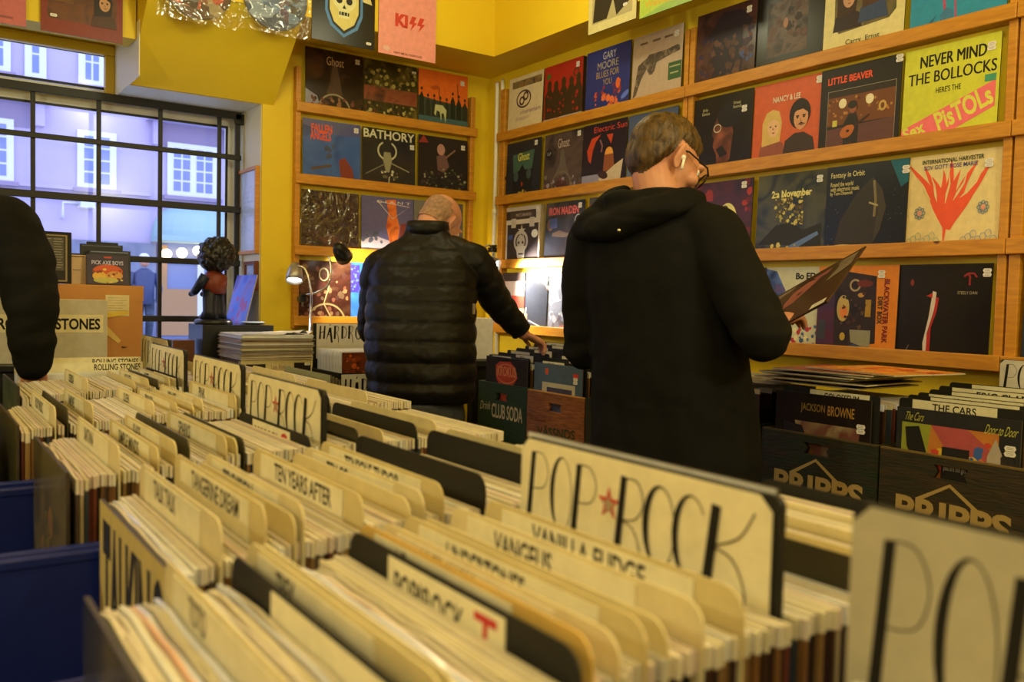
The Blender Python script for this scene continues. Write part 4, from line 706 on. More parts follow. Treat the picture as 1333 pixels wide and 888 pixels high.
def sign(row, x, top, label, y=None, base=None, h_sign=.125, lean=0.0, w=.322, deco=True, facecol='#dccda2', span=(.04, .09, .97, .64)):
    base = BIN_Z if base is None else base; h = top-base; yc = (NEAR[row]+.1575) if y is None else y
    e = empty('genre_sign', (x, yc, base+ZC), 0); e.rotation_euler = (-lean, 0, -PI/2); tag(e, label, 'sign', 'shop genre signs')
    b = B(); b.prism(card_outline(w, h, .008), lambda u, v, q: (u, -.001+q, v), 'black_card', .006); b.build('backing_board', e)
    s = B(); s.prism([(-w/2+.001, h-h_sign), (w/2-.006, h-h_sign), (w/2-.006, h-.012), (w/2-.018, h-.001), (-w/2+.012, h-.001), (-w/2+.001, h-.012)], lambda u, v, q: (u, -.0022-q, v), facecol, .0008)
    f = Face(s, (-w/2+.001, -.0031, h-.001), (w-.008, 0, 0), (0, 0, -h_sign), (0, -1, 0)); deco_sign(f, *span)
    s.recalc = False; s.build('lettered_panel', e)
    return e
# --- blue plastic crates, one long bin per row, and their tables
def bin_crate(row, x0, x1, label):
    y0, y1 = NEAR[row]-.028, NEAR[row]+.315+.030; zb = BIN_Z-.006; zt = -.315; L, D, H = x1-x0, y1-y0, zt-zb
    c = empty('record_bin', ((x0+x1)/2, (y0+y1)/2, zb+ZC)); tag(c, label, 'bin', 'blue plastic record bins')
    b = B(); t = .004; X, Y = L/2, D/2
    b.box((-X, -Y, 0), (X, Y, .005), 'blue_plastic')
    b.box((-X, -Y, .005), (X, -Y+t, H), 'blue_plastic'); b.box((-X, Y-t, .005), (X, Y, H), 'blue_plastic')
    b.box((-X, -Y+t, .005), (-X+t, Y-t, H), 'blue_plastic'); b.box((X-t, -Y+t, .005), (X, Y-t, H), 'blue_plastic')
    b.build('crate_body', c)
    r = B(); e = .008
    for lo, hi in (((-X-e, -Y-e, H), (X+e, -Y+t+.002, H+.012)), ((-X-e, Y-t-.002, H), (X+e, Y+e, H+.012)), ((-X-e, -Y+t+.002, H), (-X+t, Y-t-.002, H+.012)), ((X-t, -Y+t+.002, H), (X+e, Y-t-.002, H+.012))): r.box(lo, hi, 'blue_plastic', .002)
    r.build('rim', c)
    return c
for row in range(-1, 6):
    x0, x1 = {-1: (.28, .93), 5: (.44, .90)}.get(row, (-.16, .93))
    if row == 5: x0, x1 = .572, .90
    bin_crate(row, x0, x1, 'blue plastic bin holding the ' + {-1: 'records cut off at the bottom right corner', 0: 'nearest long row of records', 1: 'second row of records from the front', 2: 'third row of records from the front', 3: 'fourth row of records from the front', 4: 'fifth row of records from the front', 5: 'farthest short row of records on the island'}[row])
def table(name, x0, x1, y0, y1, ztop, label, legs=True, m='table_wood'):
    cx, cy = (x0+x1)/2, (y0+y1)/2; t = empty(name, (cx, cy, 0)); tag(t, label, 'table')
    z = ztop+ZC; b = B(); b.box((x0-cx, y0-cy, z-.03), (x1-cx, y1-cy, z), m, .003); b.build('table_top', t)
    a = B(); a.box((x0-cx+.04, y0-cy+.04, z-.11), (x1-cx-.04, y0-cy+.06, z-.03), m); a.box((x0-cx+.04, y1-cy-.06, z-.11), (x1-cx-.04, y1-cy-.04, z-.03), m); a.build('apron', t)
    for sx in (x0-cx+.03, x1-cx-.08):
        for sy in (y0-cy+.03, y1-cy-.08):
            l = B(); l.box((sx, sy, 0), (sx+.05, sy+.05, z-.03), m); l.build('leg', t)
    return t
table('display_table', -.20, .96, -.10, 2.405, BIN_Z-.007, 'long wooden table carrying the island of blue record bins')
table('display_table', .22, .96, 2.41, 2.80, BIN_Z-.007, 'small wooden table under the farthest short row of bins')

# --- divider cards: (x, top, text, kind)   kind: c cream, d dark, b black end card, k black card with a strip in the middle
CARDS = {
 0: [(.167, -.192, 'TOTO', 'c'), (.219, -.196, None, 'k'), (.231, -.186, 'TREX', 'c'), (.240, -.188, 'TRIUMVIRAT', 'c'), (.322, -.190, None, 'pop'), (.331, -.184, 'UB', 'o'), (.352, -.186, 'ULTRAVOX', 'c'), (.374, -.182, 'UNDERTONES', 'c'), (.392, -.186, None, 'c'), (.424, -.180, 'VANGELIS', 'c'), (.462, -.178, 'VANILLA FUDGE', 'c'),
     (.606, -.180, None, 'd'), (.655, -.196, None, 'c'), (.69, -.200, None, 'c'), (.735, -.198, None, 'c'), (.80, -.202, None, 'c'), (.862, -.196, None, 'b')],
 1: [(.229, -.186, 'TALK TALK', 'c'), (.268, -.178, 'TANGERINE DREAM', 'c'), (.296, -.190, 'TEARS FOR FEARS', 'c'), (.304, -.180, 'TELEVISION', 'c'), (.363, -.178, 'TEN YEARS AFTER', 'c'), (.414, -.188, None, 'c'), (.430, -.182, 'TEN CC', 'c'), (.452, -.176, 'TENPOLE TUDOR', 'c'), (.503, -.172, None, 'b'), (.612, -.172, None, 'b'), (.622, -.176, None, 'b'), (.64, -.172, None, 'c'), (.655, -.176, None, 'd')],
 2: [(.222, -.180, 'SANTANA', 'c'), (.268, -.186, 'SIMPLE MINDS', 'c'), (.290, -.180, 'SLADE', 'c'), (.306, -.178, None, 'd'), (.354, -.178, 'SPARKS', 'c'), (.368, -.182, 'STATUS QUO', 'c'), (.378, -.182, None, 'd'), (.471, -.186, None, 'pop'), (.545, -.180, None, 'd'), (.585, -.184, None, 'c'), (.64, -.178, None, 'b'), (.675, -.176, None, 'c')],
 3: [(.206, -.180, 'ROXY MUSIC', 'c'), (.224, -.182, None, 'd'), (.262, -.178, 'RAMONES', 'c'), (.358, -.178, 'QUEEN', 'c'), (.397, -.182, 'PROCOL', 'c'), (.425, -.186, None, 'c'), (.441, -.178, 'POLICE', 'c'), (.500, -.172, 'PINK', 'c'), (.60, -.18, None, 'c'), (.68, -.18, None, 'b'), (.76, -.176, None, 'c')],
 4: [(.324, -.176, 'OSIBISA', 'c'), (.418, -.184, None, 'c'), (.446, -.180, 'NAZARETH', 'c'), (.466, -.182, None, 'd'), (.49, -.178, 'MOTT', 'c'), (.508, -.178, None, 'k'), (.62, -.18, None, 'c'), (.70, -.18, None, 'c'), (.78, -.18, None, 'c')],
 5: [(.602, -.18, None, 'c'), (.66, -.18, None, 'c'), (.74, -.18, None, 'c')],
 -1: [(.442, -.196, None, 'c'), (.50, -.19, None, 'c')]}
SIGNS = {0: (.516, -.1365), 1: None, 2: (.489, -.134), 3: (.511, -.1305), 4: (.523, -.131), 5: (.583, -.128), -1: (.456, -.112)}
used = {r: [] for r in NEAR}
kinds = {'c': 'yellowed cream', 'o': 'orange-cream', 'd': 'dark green-black', 'b': 'plain black', 'k': 'short-labelled black', 'pop': 'black'}
for row, lst in CARDS.items():
    cnt = 0
    for x, top, text, kd in lst:
        n = ORD[cnt] if cnt < 12 else ['thirteenth', 'fourteenth', 'fifteenth', 'sixteenth', 'seventeenth'][cnt-12]; cnt += 1
        lab = f'{kinds[kd]} divider card' + (' with black capitals' if text else '') + f', {n} from left in the {ROWN[row]}'
        if kd in 'co': divider(row, x, top, lab, '#c9a14f' if kd == 'o' else ['#cbb67e', '#d1bd8a', '#c4ae76'][cnt % 3], text, (.1, .74+.06*(cnt % 3)) if text else None)
        elif kd == 'd': divider(row, x, top, lab, '#3a3420', None, None)
        elif kd == 'b': divider(row, x, top, lab, 'black_card', None, None)
        elif kd == 'k': divider(row, x, top, lab, 'black_card', None, (.3, .95))
        else: divider(row, x, top, lab.replace('black divider', 'black-ended divider'), 'black_card', 'POP*ROCK -' , (.24, .76), red='T' if row == 0 else 'S', striph=.045)
        used[row].append(x)
sign(0, *SIGNS[0], y=.5565, w=.317, label='large hand-lettered cream sign standing in the nearest row, red star in its middle')
sign(2, *SIGNS[2], 'hand-lettered cream sign in the third row from the front, red star in its middle')
sign(3, *SIGNS[3], 'hand-lettered cream sign in the fourth row from the front')
sign(4, *SIGNS[4], 'hand-lettered cream sign in the fifth row from the front')
sign(5, *SIGNS[5], 'hand-lettered cream sign in the farthest row, seen most edge-on')
sign(-1, *SIGNS[-1], y=.140, label='blurred hand-lettered sign cut off by the right edge of the photo', h_sign=.2, span=(.05, .08, .97, .56), facecol='#a89d80')
for r, s in SIGNS.items():
    if s: used[r] += [s[0], s[0]+.004]
# --- the records between the cards
STARTS = {0: .122, 1: .195, 2: .176, 3: .160, 4: .205, 5: .592, -1: .33}
ENDS = {0: .90, 1: .785, 2: .80, 3: .86, 4: .86, 5: .86, -1: .88}
TOPADJ = {0: (-.234, -.222), 1: (-.238, -.220), 2: (-.228, -.214), 3: (-.226, -.212), 4: (-.222, -.212), 5: (-.218, -.21), -1: (-.222, -.21)}
slots = []
for row in NEAR:
    x = STARTS[row]; k = 0
    while x < ENDS[row]:
        if all(abs(x-u) > .0031 for u in used[row]): slots.append((row, x))
        x += .0041+.0006*rnd.random()
depth = lambda s: Vector((s[1], NEAR[s[0]]+.15, -.22)).dot(FW)
front = sorted([s for s in slots if (s[0] >= 0 or s[1] > .44)], key=lambda s: (depth(s)))
solo = set(front[:128]) | {s for s in slots if s[0] >= 0 and s[1] < STARTS[s[0]]+.012}
rest = B()
def seg(row, x):
    xs = sorted(c[0] for c in CARDS[row]); i = sum(1 for c in xs if c < x)
    if i == 0: return 'before its first card'
    if i >= len(xs): return 'after its last card'
    return f'between its {(ORD+["thirteenth","fourteenth","fifteenth","sixteenth","seventeenth"])[i-1]} and {(ORD+["thirteenth","fourteenth","fifteenth","sixteenth","seventeenth"])[i]} cards'
cnt = 0
for row, x in slots:
    fx = (x-STARTS[row])/(.5-STARTS[row]); a, b_ = TOPADJ[row]; top = a+(b_-a)*min(1, max(0, fx*1.6-.1)) + .003*(rnd.random()-.5)
    y = NEAR[row]+.1575+.006*(rnd.random()-.5); z = top-.315
    if (row, x) in solo:
        o = bpy.data.objects.new('record', SLEEVES[rnd.randrange(len(SLEEVES))]); C.objects.link(o)
        o.location = (x, y, z+ZC); o.rotation_euler = (0.006*(rnd.random()-.5), 0, -PI/2)
        tag(o, f'sleeved record packed in the {ROWN[row]} {seg(row, x)}', 'record', f'records in the {ROWN[row]} {seg(row, x)}'); cnt += 1
    else:
        i = rnd.randrange(22); tp = TOPS[i % len(TOPS)]; sd = SIDES[(i*5) % len(SIDES)]
        rest.box((x-.0019, y-.1565, z+ZC), (x+.0019, y+.1565, z+.30+ZC), sd); rest.box((x-.0017, y-.1575, z+.30+ZC), (x+.0017, y+.1575, z+.315+ZC), tp)
PACK = rest
def _finish(): tag(rest.build('packed_records'), 'remaining tightly packed records filling the bins and crates between the single ones', 'records', None, 'stuff')
# --- fronts of the rows, seen from the aisle
o = record('cream record with tall condensed black lettering above a red block, first in the second row', '#c9b06a', [('t', 'TALKING', .06, .05, .94, .57, '#2a2a30', dict(bold=.05)), ('r', 0, .62, 1, 1, '#a3201a'), ('t', 'HEADS', .06, .67, .94, 1.1, '#c9b06a', dict(bold=.05))])
o.location = (.1885, NEAR[1]+.1575, -.238-.315+ZC); o.rotation_euler = (.004, 0, -PI/2)
o = record('grey-brown record in cloudy plastic facing the aisle, first in the third row', N_+'#5a4f30,#6f6238,#4a4028:6/.25', [('s', .3, .2, .8, .6, 8, .06, 71, ['#7a5a38', '#6a5a34'])], sleeve='clear_sleeve')
o.location = (.1655, NEAR[2]+.1575, -.221-.315+ZC); o.rotation_euler = (.004, 0, -PI/2)
o = record('dim record in cloudy plastic at the bottom left, first in the nearest row', N_+'#5a5238,#6a6040,#3a3a3a:5/.2', [('e', .3, .6, .1, .04, '#a8403a'), ('s', .1, .2, .9, .9, 8, .08, 72, ['#4a4a50', '#6f6548'])], sleeve='clear_sleeve')
o.location = (.1125, NEAR[0]+.1575, -.226-.315+ZC); o.rotation_euler = (.004, 0, -PI/2)
o = record('pale green-edged record at the left end of the fourth row', '#8a8458', [('s', 0, 0, 1, 1, 20, .1, 73, ['#7a7448', '#a09a6a'])]); o.location = (.1525, NEAR[3]+.1575, -.219-.315+ZC); o.rotation_euler = (0, 0, -PI/2)
o = record('loose dark green record at the left end of the fifth row', '#3a4030', [('s', 0, 0, 1, 1, 20, .1, 74, ['#30362a', '#4a5038'])]); o.location = (.196, NEAR[4]+.1575, -.200-.315+ZC); o.rotation_euler = (0, 0, -PI/2)
for i, (x, top, c, lab) in enumerate(((.118, -.195, '#c0aa70', 'cream record standing apart at the far left of the fourth row'), (.098, -.20, '#27404a', 'dark teal record leaning at the very left edge of the photo'))):
    o = record(lab, c, [('s', .1, .1, .9, .9, 10, .1, 80+i, ['#3a4a44' if i else '#a8945c'])]); o.location = (x, NEAR[3]+.1575, top-.315+ZC); o.rotation_euler = (0, 0, -PI/2)
o = record('tall record in a clear bag poking up behind the large sign', '#b0a48c/.25', [('r', 0, 0, 1, .03, '#c8c0b0')], h=.40); o.location = (.536, NEAR[0]+.19, BIN_Z+.020+ZC); o.rotation_euler = (0, 0, -PI/2)
for i in range(4):
    o = record(f'greenish record leaning high at the right end of the fifth row, {ORD[i]} of four', ['#7a7a58', '#8a8460', '#6f7048', '#5a5a40'][i], [('s', .1, .1, .9, .9, 20, .08, 90+i, ['#8a8a68', '#5a5c40', '#a09870'])], group='records leaning in the fifth row'); o.location = (.872+.0075*i, NEAR[4]+.1575, -.512+ZC-.004*i); o.rotation_euler = (0, 0, -PI/2)
# white sleeves and text cards behind the fifth row
for i in range(9):
    o = record('white sleeve in the short bin facing the room, below the white carton', '#cfc9bc' if i % 3 else '#d8d2c4', [], group='white sleeves below the white carton', side='#c8c2b4'); o.location = (.397, 2.512+.0075*i, -.222-.315+ZC+.001*(i % 3))
for i, (t, z) in enumerate((('ROLLING STONES', -.196), ('ROLLING STONES', -.184))):
    b = B(); b.box((-.155, -.0008, 0), (.155, .0008, .36), '#d8c99c'); f = Face(b, (-.155, -.0008, .36), (.31, 0, 0), (0, 0, -.36), (0, -1, 0)); f.text(t, .60, .012, .98, .06, 'ink', bold=.02); b.recalc = False
    o = b.build('divider_card'); o.location = (.397, 2.585+.026*i, z-.36+ZC); tag(o, ['cream lettered card facing the room below the white carton, front of two', 'cream lettered card facing the room below the white carton, rear of two'][i], 'divider card')
b = empty('record_bin', (.397, 2.565, BIN_Z-.0065+ZC)); tag(b, 'small blue bin of white sleeves below the white carton', 'bin')
q = B()
for lo, hi in (((-.167, -.065, 0), (.167, .065, .005)), ((-.167, -.065, .005), (-.163, .065, .2)), ((.163, -.065, .005), (.167, .065, .2)), ((-.163, -.065, .005), (.163, -.061, .2)), ((-.163, .061, .005), (.163, .065, .2))): q.box(lo, hi, 'blue_plastic')
q.build('crate_body', b)
# ================================================================ window corner: cartons, figurine, frames
def carton(name, label, cat, x0, x1, y0, y1, z0, z1, m, extra=None, bev=.002):
    e = empty(name, ((x0+x1)/2, (y0+y1)/2, z0+ZC)); tag(e, label, cat)
    b = B(); X, Y, H = (x1-x0)/2, (y1-y0)/2, z1-z0; b.box((-X, -Y, 0), (X, Y, H), m, bev); b.build('box_body', e)
    if extra: extra(e, X, Y, H)
    return e
# low black cabinet carrying the cartons
cb = empty('cabinet', (.445, 3.19, 0)); tag(cb, 'low black cabinet by the window under the orange-brown carton', 'cabinet')
b = B(); b.box((-.245, -.27, .0), (.245, .28, ZC-.245), 'black_card', .003); b.build('body', cb)
b = B(); b.box((-.255, -.28, ZC-.245), (.255, .29, ZC-.225), 'black_gloss', .003); b.build('top', cb)
for s in (-1, 1):
    b = B(); b.box((s*.122-.118, -.286, .08), (s*.122+.118, -.271, ZC-.26), 'black_card', .002); d = b.build('door', cb)
    k = B(); k.ball((s*.02, -.295, .55), .012, 'grey_metal', 6); k.build('knob', d)
def ob_x(e, X, Y, H):
    b = B(); b.box((-X-.002, -Y-.0015, H-.05), (X+.002, Y+.002, H+.001), 'cardboard'); b.build('lid', e)
    p = B(); f = Face(p, (-X, -Y-.002, H), (2*X, 0, 0), (0, 0, -H), (0, -1, 0))
    f.draw([('r', .745, .13, .905, .42, '#d0bc88')] + [('l', [(.76, .17+.035*i), (.86+.03*(i % 2), .17+.035*i)], .004, '#7a6a58') for i in range(6)]); p.recalc = False; p.build('paper_note', e)
    p = B(); f = Face(p, (-X, -Y-.0024, H), (2*X, 0, 0), (0, 0, -H), (0, -1, 0)); f.draw([('p', [(.70, .38), (.90, .34), (.90, .40), (.70, .46)], '#cfae3e'), ('p', [(.70, .52), (.73, .50), (.85, .76), (.83, .80), (.70, .60)], '#c9a85a'), ('p', [(.85, .84), (.9, .85), (.86, .87)], '#4a2a14')]); p.recalc = False; p.build('packing_tape', e)
carton('carton', 'orange-brown cardboard carton with a paper note by the window', 'box', .215, .672, 3.15, 3.45, -.2245, .016, 'cardboard', ob_x)
def wb_x(e, X, Y, H):
    p = B(); p.box((-X+.01, -Y-.0012, .093), (X-.012, -Y, .147), '#d6c79a')
    f = Face(p, (-X+.01, -Y-.0014, .147), (2*X-.022, 0, 0), (0, 0, -.054), (0, -1, 0)); f.text('ROLLING STONES', .04, .2, .97, .84, 'ink', bold=.03); p.recalc = False; p.build('paper_strip', e)
carton('carton', 'flat white carton with a hand-lettered paper strip in front of the orange-brown carton', 'box', .21, .528, 2.96, 3.03, -.2245, -.031, '#b8ad96', wb_x)
def bk_x(e, X, Y, H):
    p = B(); f = Face(p, (-X, -Y-.0006, H), (2*X, 0, 0), (0, 0, -H), (0, -1, 0)); f.draw([('r', .62, .06, .95, .96, '#8a744a'), ('r', .64, .085, .93, .935, K_), ('r', .655, .11, .915, .75, '#4a4438')] + [('l', [(.67+.13*(i % 2), .14+.05*(i//2)), (.77+.13*(i % 2)-.01*(i % 3), .14+.05*(i//2))], .008, '#a89a80') for i in range(24)]); p.recalc = False; p.build('track_panel', e)
carton('box_set', 'black box set with a framed track list standing on the orange-brown carton', 'box set', .20, .462, 3.20, 3.235, .018, .186, 'black_card', bk_x)
b = B(); b.box((-.03, -.008, 0), (.03, .008, .098), '#c8a880', .001); f = Face(b, (-.03, -.0085, .098), (.06, 0, 0), (0, 0, -.098), (0, -1, 0)); f.draw([('r', .1, .04, .9, .07, '#5a3028'), ('r', .3, .5, .7, .53, '#8a6a58')]); b.recalc = False
o = b.build('disc_case'); o.location = (.485, 3.262, .0175+ZC); tag(o, 'narrow cream disc case behind the black box set', 'case')
def case(label, x, y, h, w, tilt, m, shapes, z=.018):
    b = B(); b.box((-w/2, -.005, 0), (w/2, .005, h), m, .001); f = Face(b, (-w/2, -.0053, h), (w, 0, 0), (0, 0, -h), (0, -1, 0)); f.draw(shapes); b.recalc = False
    o = b.build('disc_case'); o.location = (x, y, z+ZC); o.rotation_euler = (-tilt, 0, 0); tag(o, label, 'case', None); return o
case('purple-black disc case with orange blobs, front of the cluster on the orange-brown carton', .575, 3.215, .102, .13, .2, '#2a1f2c', [('r', 0, 0, 1, 1, '#2c2034'), ('e', .5, .55, .36, .22, '#b8481c'), ('e', .3, .72, .17, .15, '#c89a38'), ('e', .66, .7, .2, .15, '#b8843a'), ('e', .45, .86, .3, .1, '#a8a04a'), ('t', 'PICK AXE BOYS', .12, .2, .88, .34, '#a8a0b8', dict(bold=.03)), ('s', .1, .5, .9, .95, 14, .04, 91, ['#7a2c14', '#d0b04a']), ('r', .42, .06, .6, .12, '#a8382c')])
case('black disc case, second of the cluster on the orange-brown carton', .588, 3.250, .118, .132, .12, '#17171c', [('r', .05, .04, .95, .07, '#6a7088')])
case('black disc case, third of the cluster on the orange-brown carton', .568, 3.285, .138, .135, .08, '#14151a', [('r', .05, .03, .95, .05, '#50566a')])
case('black disc case, rearmost and tallest of the cluster on the orange-brown carton', .575, 3.315, .147, .10, .03, '#101014', [])
# counter under the window and along the corner
table('counter', .98, 1.46, 3.99, 4.285, -.33, 'narrow dark counter under the street window', m='black_card')
table('counter', 1.12, 2.085, 3.585, 3.985, -.605, 'dark wooden counter with record crates along the window wall', m='table_wood')
carton('carton', 'black box under the big-haired figurine', 'box', 1.105, 1.43, 4.0, 4.235, -.3295, -.145, 'black_gloss')
carton('carton', 'small brown box beside the black figurine box', 'box', .99, 1.085, 4.05, 4.16, -.3295, -.215, '#5a3018')
carton('carton', 'low black box on the sill under the leaning blue record', 'box', 1.20, 1.462, 4.315, 4.575, -.4195, -.214, 'black_card')
o = record('bright blue record leaning against the window reveal', N_+'#2f50c0,#4a70d0,#7a6ab8,#2f3fa0:5/.3', [('s', .1, .1, .9, .9, 8, .08, 95, ['#6a5ab8', '#a04a8a'])], side='#b8a888')
o.location = (1.362, 4.41, -.2135+ZC); o.rotation_euler = (-.24, 0, -PI/2)
def picture(label, y0, y1, z0, z1, fr, sheet):
    e = empty('framed_print', (WX1-.0045, (y0+y1)/2, z0+ZC)); tag(e, label, 'framed print', None); Y, H, w = (y1-y0)/2, z1-z0, .018
    b = B()
    for lo, hi in (((-.022, -Y, 0), (0, Y, w)), ((-.022, -Y, H-w), (0, Y, H)), ((-.022, -Y, w), (0, -Y+w, H-w)), ((-.022, Y-w, w), (0, Y, H-w))): b.box(lo, hi, fr, .002)
    b.build('frame', e); p = B(); p.box((-.012, -Y+w, w), (-.006, Y-w, H-w), sheet)
    f = Face(p, (-.0122, Y-w, H-w), (0, -2*Y+2*w, 0), (0, 0, -H+2*w), (-1, 0, 0)); f.draw([('l', [(.2, .2+.06*i), (.75-.1*(i % 3), .2+.06*i)], .006, '#8a98b0') for i in range(10)]); p.recalc = False; p.build('print', e)
picture('tall pine-framed pale print on the window reveal', 4.325, 4.615, .20, .635, 'pine', '#b8c0cc/.12')
picture('small brown-framed print on the reveal under the tall one', 4.330, 4.50, .018, .163, '#6a3418/.4', '#a8b0bc/.12')
# bobble-head figurine
fg = empty('figurine', (1.185, 4.115, -.145+ZC)); fg.rotation_euler = (0, 0, math.radians(38)); tag(fg, 'big-headed figurine with bushy black hair and a brown waistcoat on a round base', 'figurine')
b = B(); b.lathe([(.085, 0), (.085, .012), (.078, .022), (.07, .024)], 'black_gloss', 28); b.build('base', fg)
b = B()
for s in (-1, 1):
    b.tube([(s*.03, .0, .03), (s*.032, -.005, .06), (s*.026, 0, .11), (s*.02, 0, .155)], [.043, .032, .033, .036], '#0f1420', 12); b.ball((s*.032, .018, .034), (.02, .035, .014), 'black_gloss', 8)
b.build('trousers', fg)
b = B(); b.tube([(0, 0, .145), (0, -.004, .18), (0, -.002, .215), (0, 0, .235), (0, 0, .252)], [.052, .057, .060, .038, .02], '#6a2a18', 16); b.build('waistcoat', fg)
for s in (-1, 1):
    b = B(); b.tube([(s*.058, 0, .222), (s*.07, .02, .185), (s*.05 if s > 0 else s*.06, .055, .15), (s*.045, .08, .14)], [.024, .021, .018, .014], '#131a2a', 10); b.ball((s*.042, .09, .137), .013, 'black_gloss', 6); b.build('arm', fg)
b = B(); b.ball((0, .012, .305), (.056, .062, .064), '#3a2018', 12); b.ball((0, .078, .30), (.01, .012, .014), '#3a2018', 6)
for s in (-1, 1): b.ball((s*.024, .066, .315), .008, '#d8d0c8', 6)
b.build('head', fg)
hb = bmesh.new(); bmesh.ops.create_icosphere(hb, subdivisions=5, radius=1)
for v in hb.verts:
    d = v.co.normalized(); r = 1 + .16*noise.noise(d*3.2) + .10*noise.noise(d*8)
    c = Vector((d.x*.082, -.012+d.y*.078, .318+d.z*.082))*1; v.co = Vector((d.x*.083*r, -.016+d.y*.076*r, .322+d.z*.080*r))
    if v.co.y > .045: v.co.y = .045+.15*(v.co.y-.045)
me = bpy.data.meshes.new('hair'); hb.to_mesh(me); hb.free(); me.materials.append(M('black_gloss')); ho = bpy.data.objects.new('hair', me); C.objects.link(ho); ho.parent = fg
for p in me.polygons: p.use_smooth = True
b = B(); b.lathe([(.052, .004), (.05, .010), (.03, .008), (.001, .008)], '#2f3640/.3', 28); b.lathe([(.03, 0), (.055, .009), (.056, .012), (.052, .010)], '#b8c0d0/.3', 28)
o = b.build('placeholder'); o.location = (1.165, 4.012+.05, -.1445+ZC) if False else (1.36, 4.09, -.1445+ZC); tag(o, 'dark oval dish with a pale rim beside the figurine', 'placeholder')  # stand-in for part of a parked car beyond the window
# flat stack of records on the bin left of the bald man
fr_ = record('cream record with two small dark portraits facing the room, below the flat stack', '#c9b67c', [('r', .07, .06, .34, .5, '#231a14'), ('e', .22, .3, .05, .09, '#a85a38'), ('p', [(.12, .5), (.17, .38), (.28, .38), (.33, .5)], '#7a2c1c'), ('r', .74, .05, .98, .5, '#231a14'), ('e', .87, .24, .05, .09, '#b88a5a'), ('p', [(.77, .5), (.8, .36), (.94, .36), (.97, .5)], '#b89a68'), ('t', 'Lazy Rattlers', .42, .07, .68, .16, '#8a5a68'), ('t', 'Blues', .5, .19, .62, .26, '#8a5a68')], stick=(.93, .07), two=False)
fr_.location = (1.325, 3.662, -.279-.315+ZC)
for i in range(40):
    if i > 2:
        z = -.281-.315+ZC; PACK.box((1.1685, 3.6702+.0072*i, z), (1.4815, 3.674+.0072*i, z+.314), SIDES[i % 12]); continue
    o = bpy.data.objects.new('record', SLEEVES[i % 22]); C.objects.link(o); o.location = (1.325, 3.672+.0072*i, -.281-.315+ZC); tag(o, 'record packed on edge beneath the flat stack, left of the hand-lettered crate', 'record', 'records beneath the flat stack')
fl = []
for i in range(24):
    q = random.Random(300+i); b = B(); s = .1575; side = ['#a8905a', '#c9b882', '#8a6a38', '#d0c8b8', '#5a4a28', '#b89a6a', '#c0b090', '#7a3a28'][q.randrange(8)] if i < 20 else '#dcd8d0'
    b.box((-s, -s, 0), (s, s, .0038), side); b.box((-s-.005, -s-.0015, .0008), (s+.002, s+.002, .0015), '#cfcabf/.2'); o = b.build('record')
    o.location = (1.328+.012*(q.random()-.5), 3.816+.010*(q.random()-.5), -.2795+.0044*i+ZC); o.rotation_euler = (0, 0, .05*(q.random()-.5)); tag(o, 'record lying in the tall flat stack left of the hand-lettered crate' if i < 23 else 'topmost white record of the tall flat stack', 'record', 'records in the tall flat stack' if i < 23 else None)
sb = B(); q = random.Random(9); pts = [(-.155+.31*i/30, .0042+.010*abs(math.sin(i*.9))*(1 if i > 17 else .25)+.012*(i > 20)*abs(math.sin(i*.55))) for i in range(31)]
for (u, a_), (v, c_) in zip(pts, pts[1:]):
    for y0, y1, k0, k1 in ((-.16, -.10, 1, .8), (-.10, .0, .8, .5), (.0, .15, .5, .2)): sb.face([(u, y0, .004+(a_-.004)*k0), (v, y0, .004+(c_-.004)*k0), (v, y1, .004+(c_-.004)*k1), (u, y1, .004+(a_-.004)*k1)], '#eceaee/.2')
bmesh.ops.remove_doubles(sb.bm, verts=sb.bm.verts[:], dist=1e-5); sb.build('plastic_sleeve', o)
def crate(label, x0, x1, y0, y1, z0, z1, m, facing, hole=True, decor=None, rough_edge=None, hz=(.075, .042)):
    """slatted wooden or plastic crate; facing 'x' shows its front to -X, 'y' to -Y"""
    W = (y1-y0) if facing == 'x' else (x1-x0); D = (x1-x0) if facing == 'x' else (y1-y0); H = z1-z0
    e = empty('crate', ((x0+x1)/2, (y0+y1)/2, z0+ZC)); e.rotation_euler = (0, 0, -PI/2 if facing == 'x' else 0); tag(e, label, 'crate')
    t = .012; b = B(); b.box((-W/2, -D/2, 0), (W/2, D/2, .01), m)
    b.box((-W/2, D/2-t, .01), (W/2, D/2, H), m); b.box((-W/2, -D/2+t, .01), (-W/2+t, D/2-t, H), m); b.box((W/2-t, -D/2+t, .01), (W/2, D/2-t, H), m); b.build('crate_body', e)
    p = B(); hw, hz0, hz1 = .048, H-hz[0], H-hz[1]
    if hole:
        for lo, hi in (((-W/2, .01), (W/2, hz0)), ((-W/2, hz1), (W/2, H)), ((-W/2, hz0), (-hw, hz1)), ((hw, hz0), (W/2, hz1))): p.box((lo[0], -D/2, lo[1]), (hi[0], -D/2+t, hi[1]), m)
        for s in (-1, 1):
            p.prism([(s*hw, hz0), (s*hw, hz1), (s*(hw-.004), hz1), (s*(hw-.014), (hz0+hz1)/2), (s*(hw-.004), hz0)], lambda u, v, w: (u, -D/2+w, v), m, t)
    else: p.box((-W/2, -D/2, .01), (W/2, -D/2+t, H), m)
    if rough_edge: p.box((-W/2, -D/2-.0004, H-.004), (W/2, -D/2+t, H+.0005), rough_edge)
    fr = p.build('front_panel', e)
    if decor:
        d = B(); f = Face(d, (-W/2, -D/2-.0003, H), (W, 0, 0), (0, 0, -H), (0, -1, 0), step=.0002); decor(f); d.recalc = False; d.build('printed_marking', fr)
    return e
def brush(f, word, u0, v0, u1, v1, m='ink'):
    n = len(word)
    for i, ch in enumerate(word): f.strokes(BRUSH, ch, u0+(u1-u0)*(i/n), v0+.0*i, u0+(u1-u0)*((i+.92)/n), v1, m)
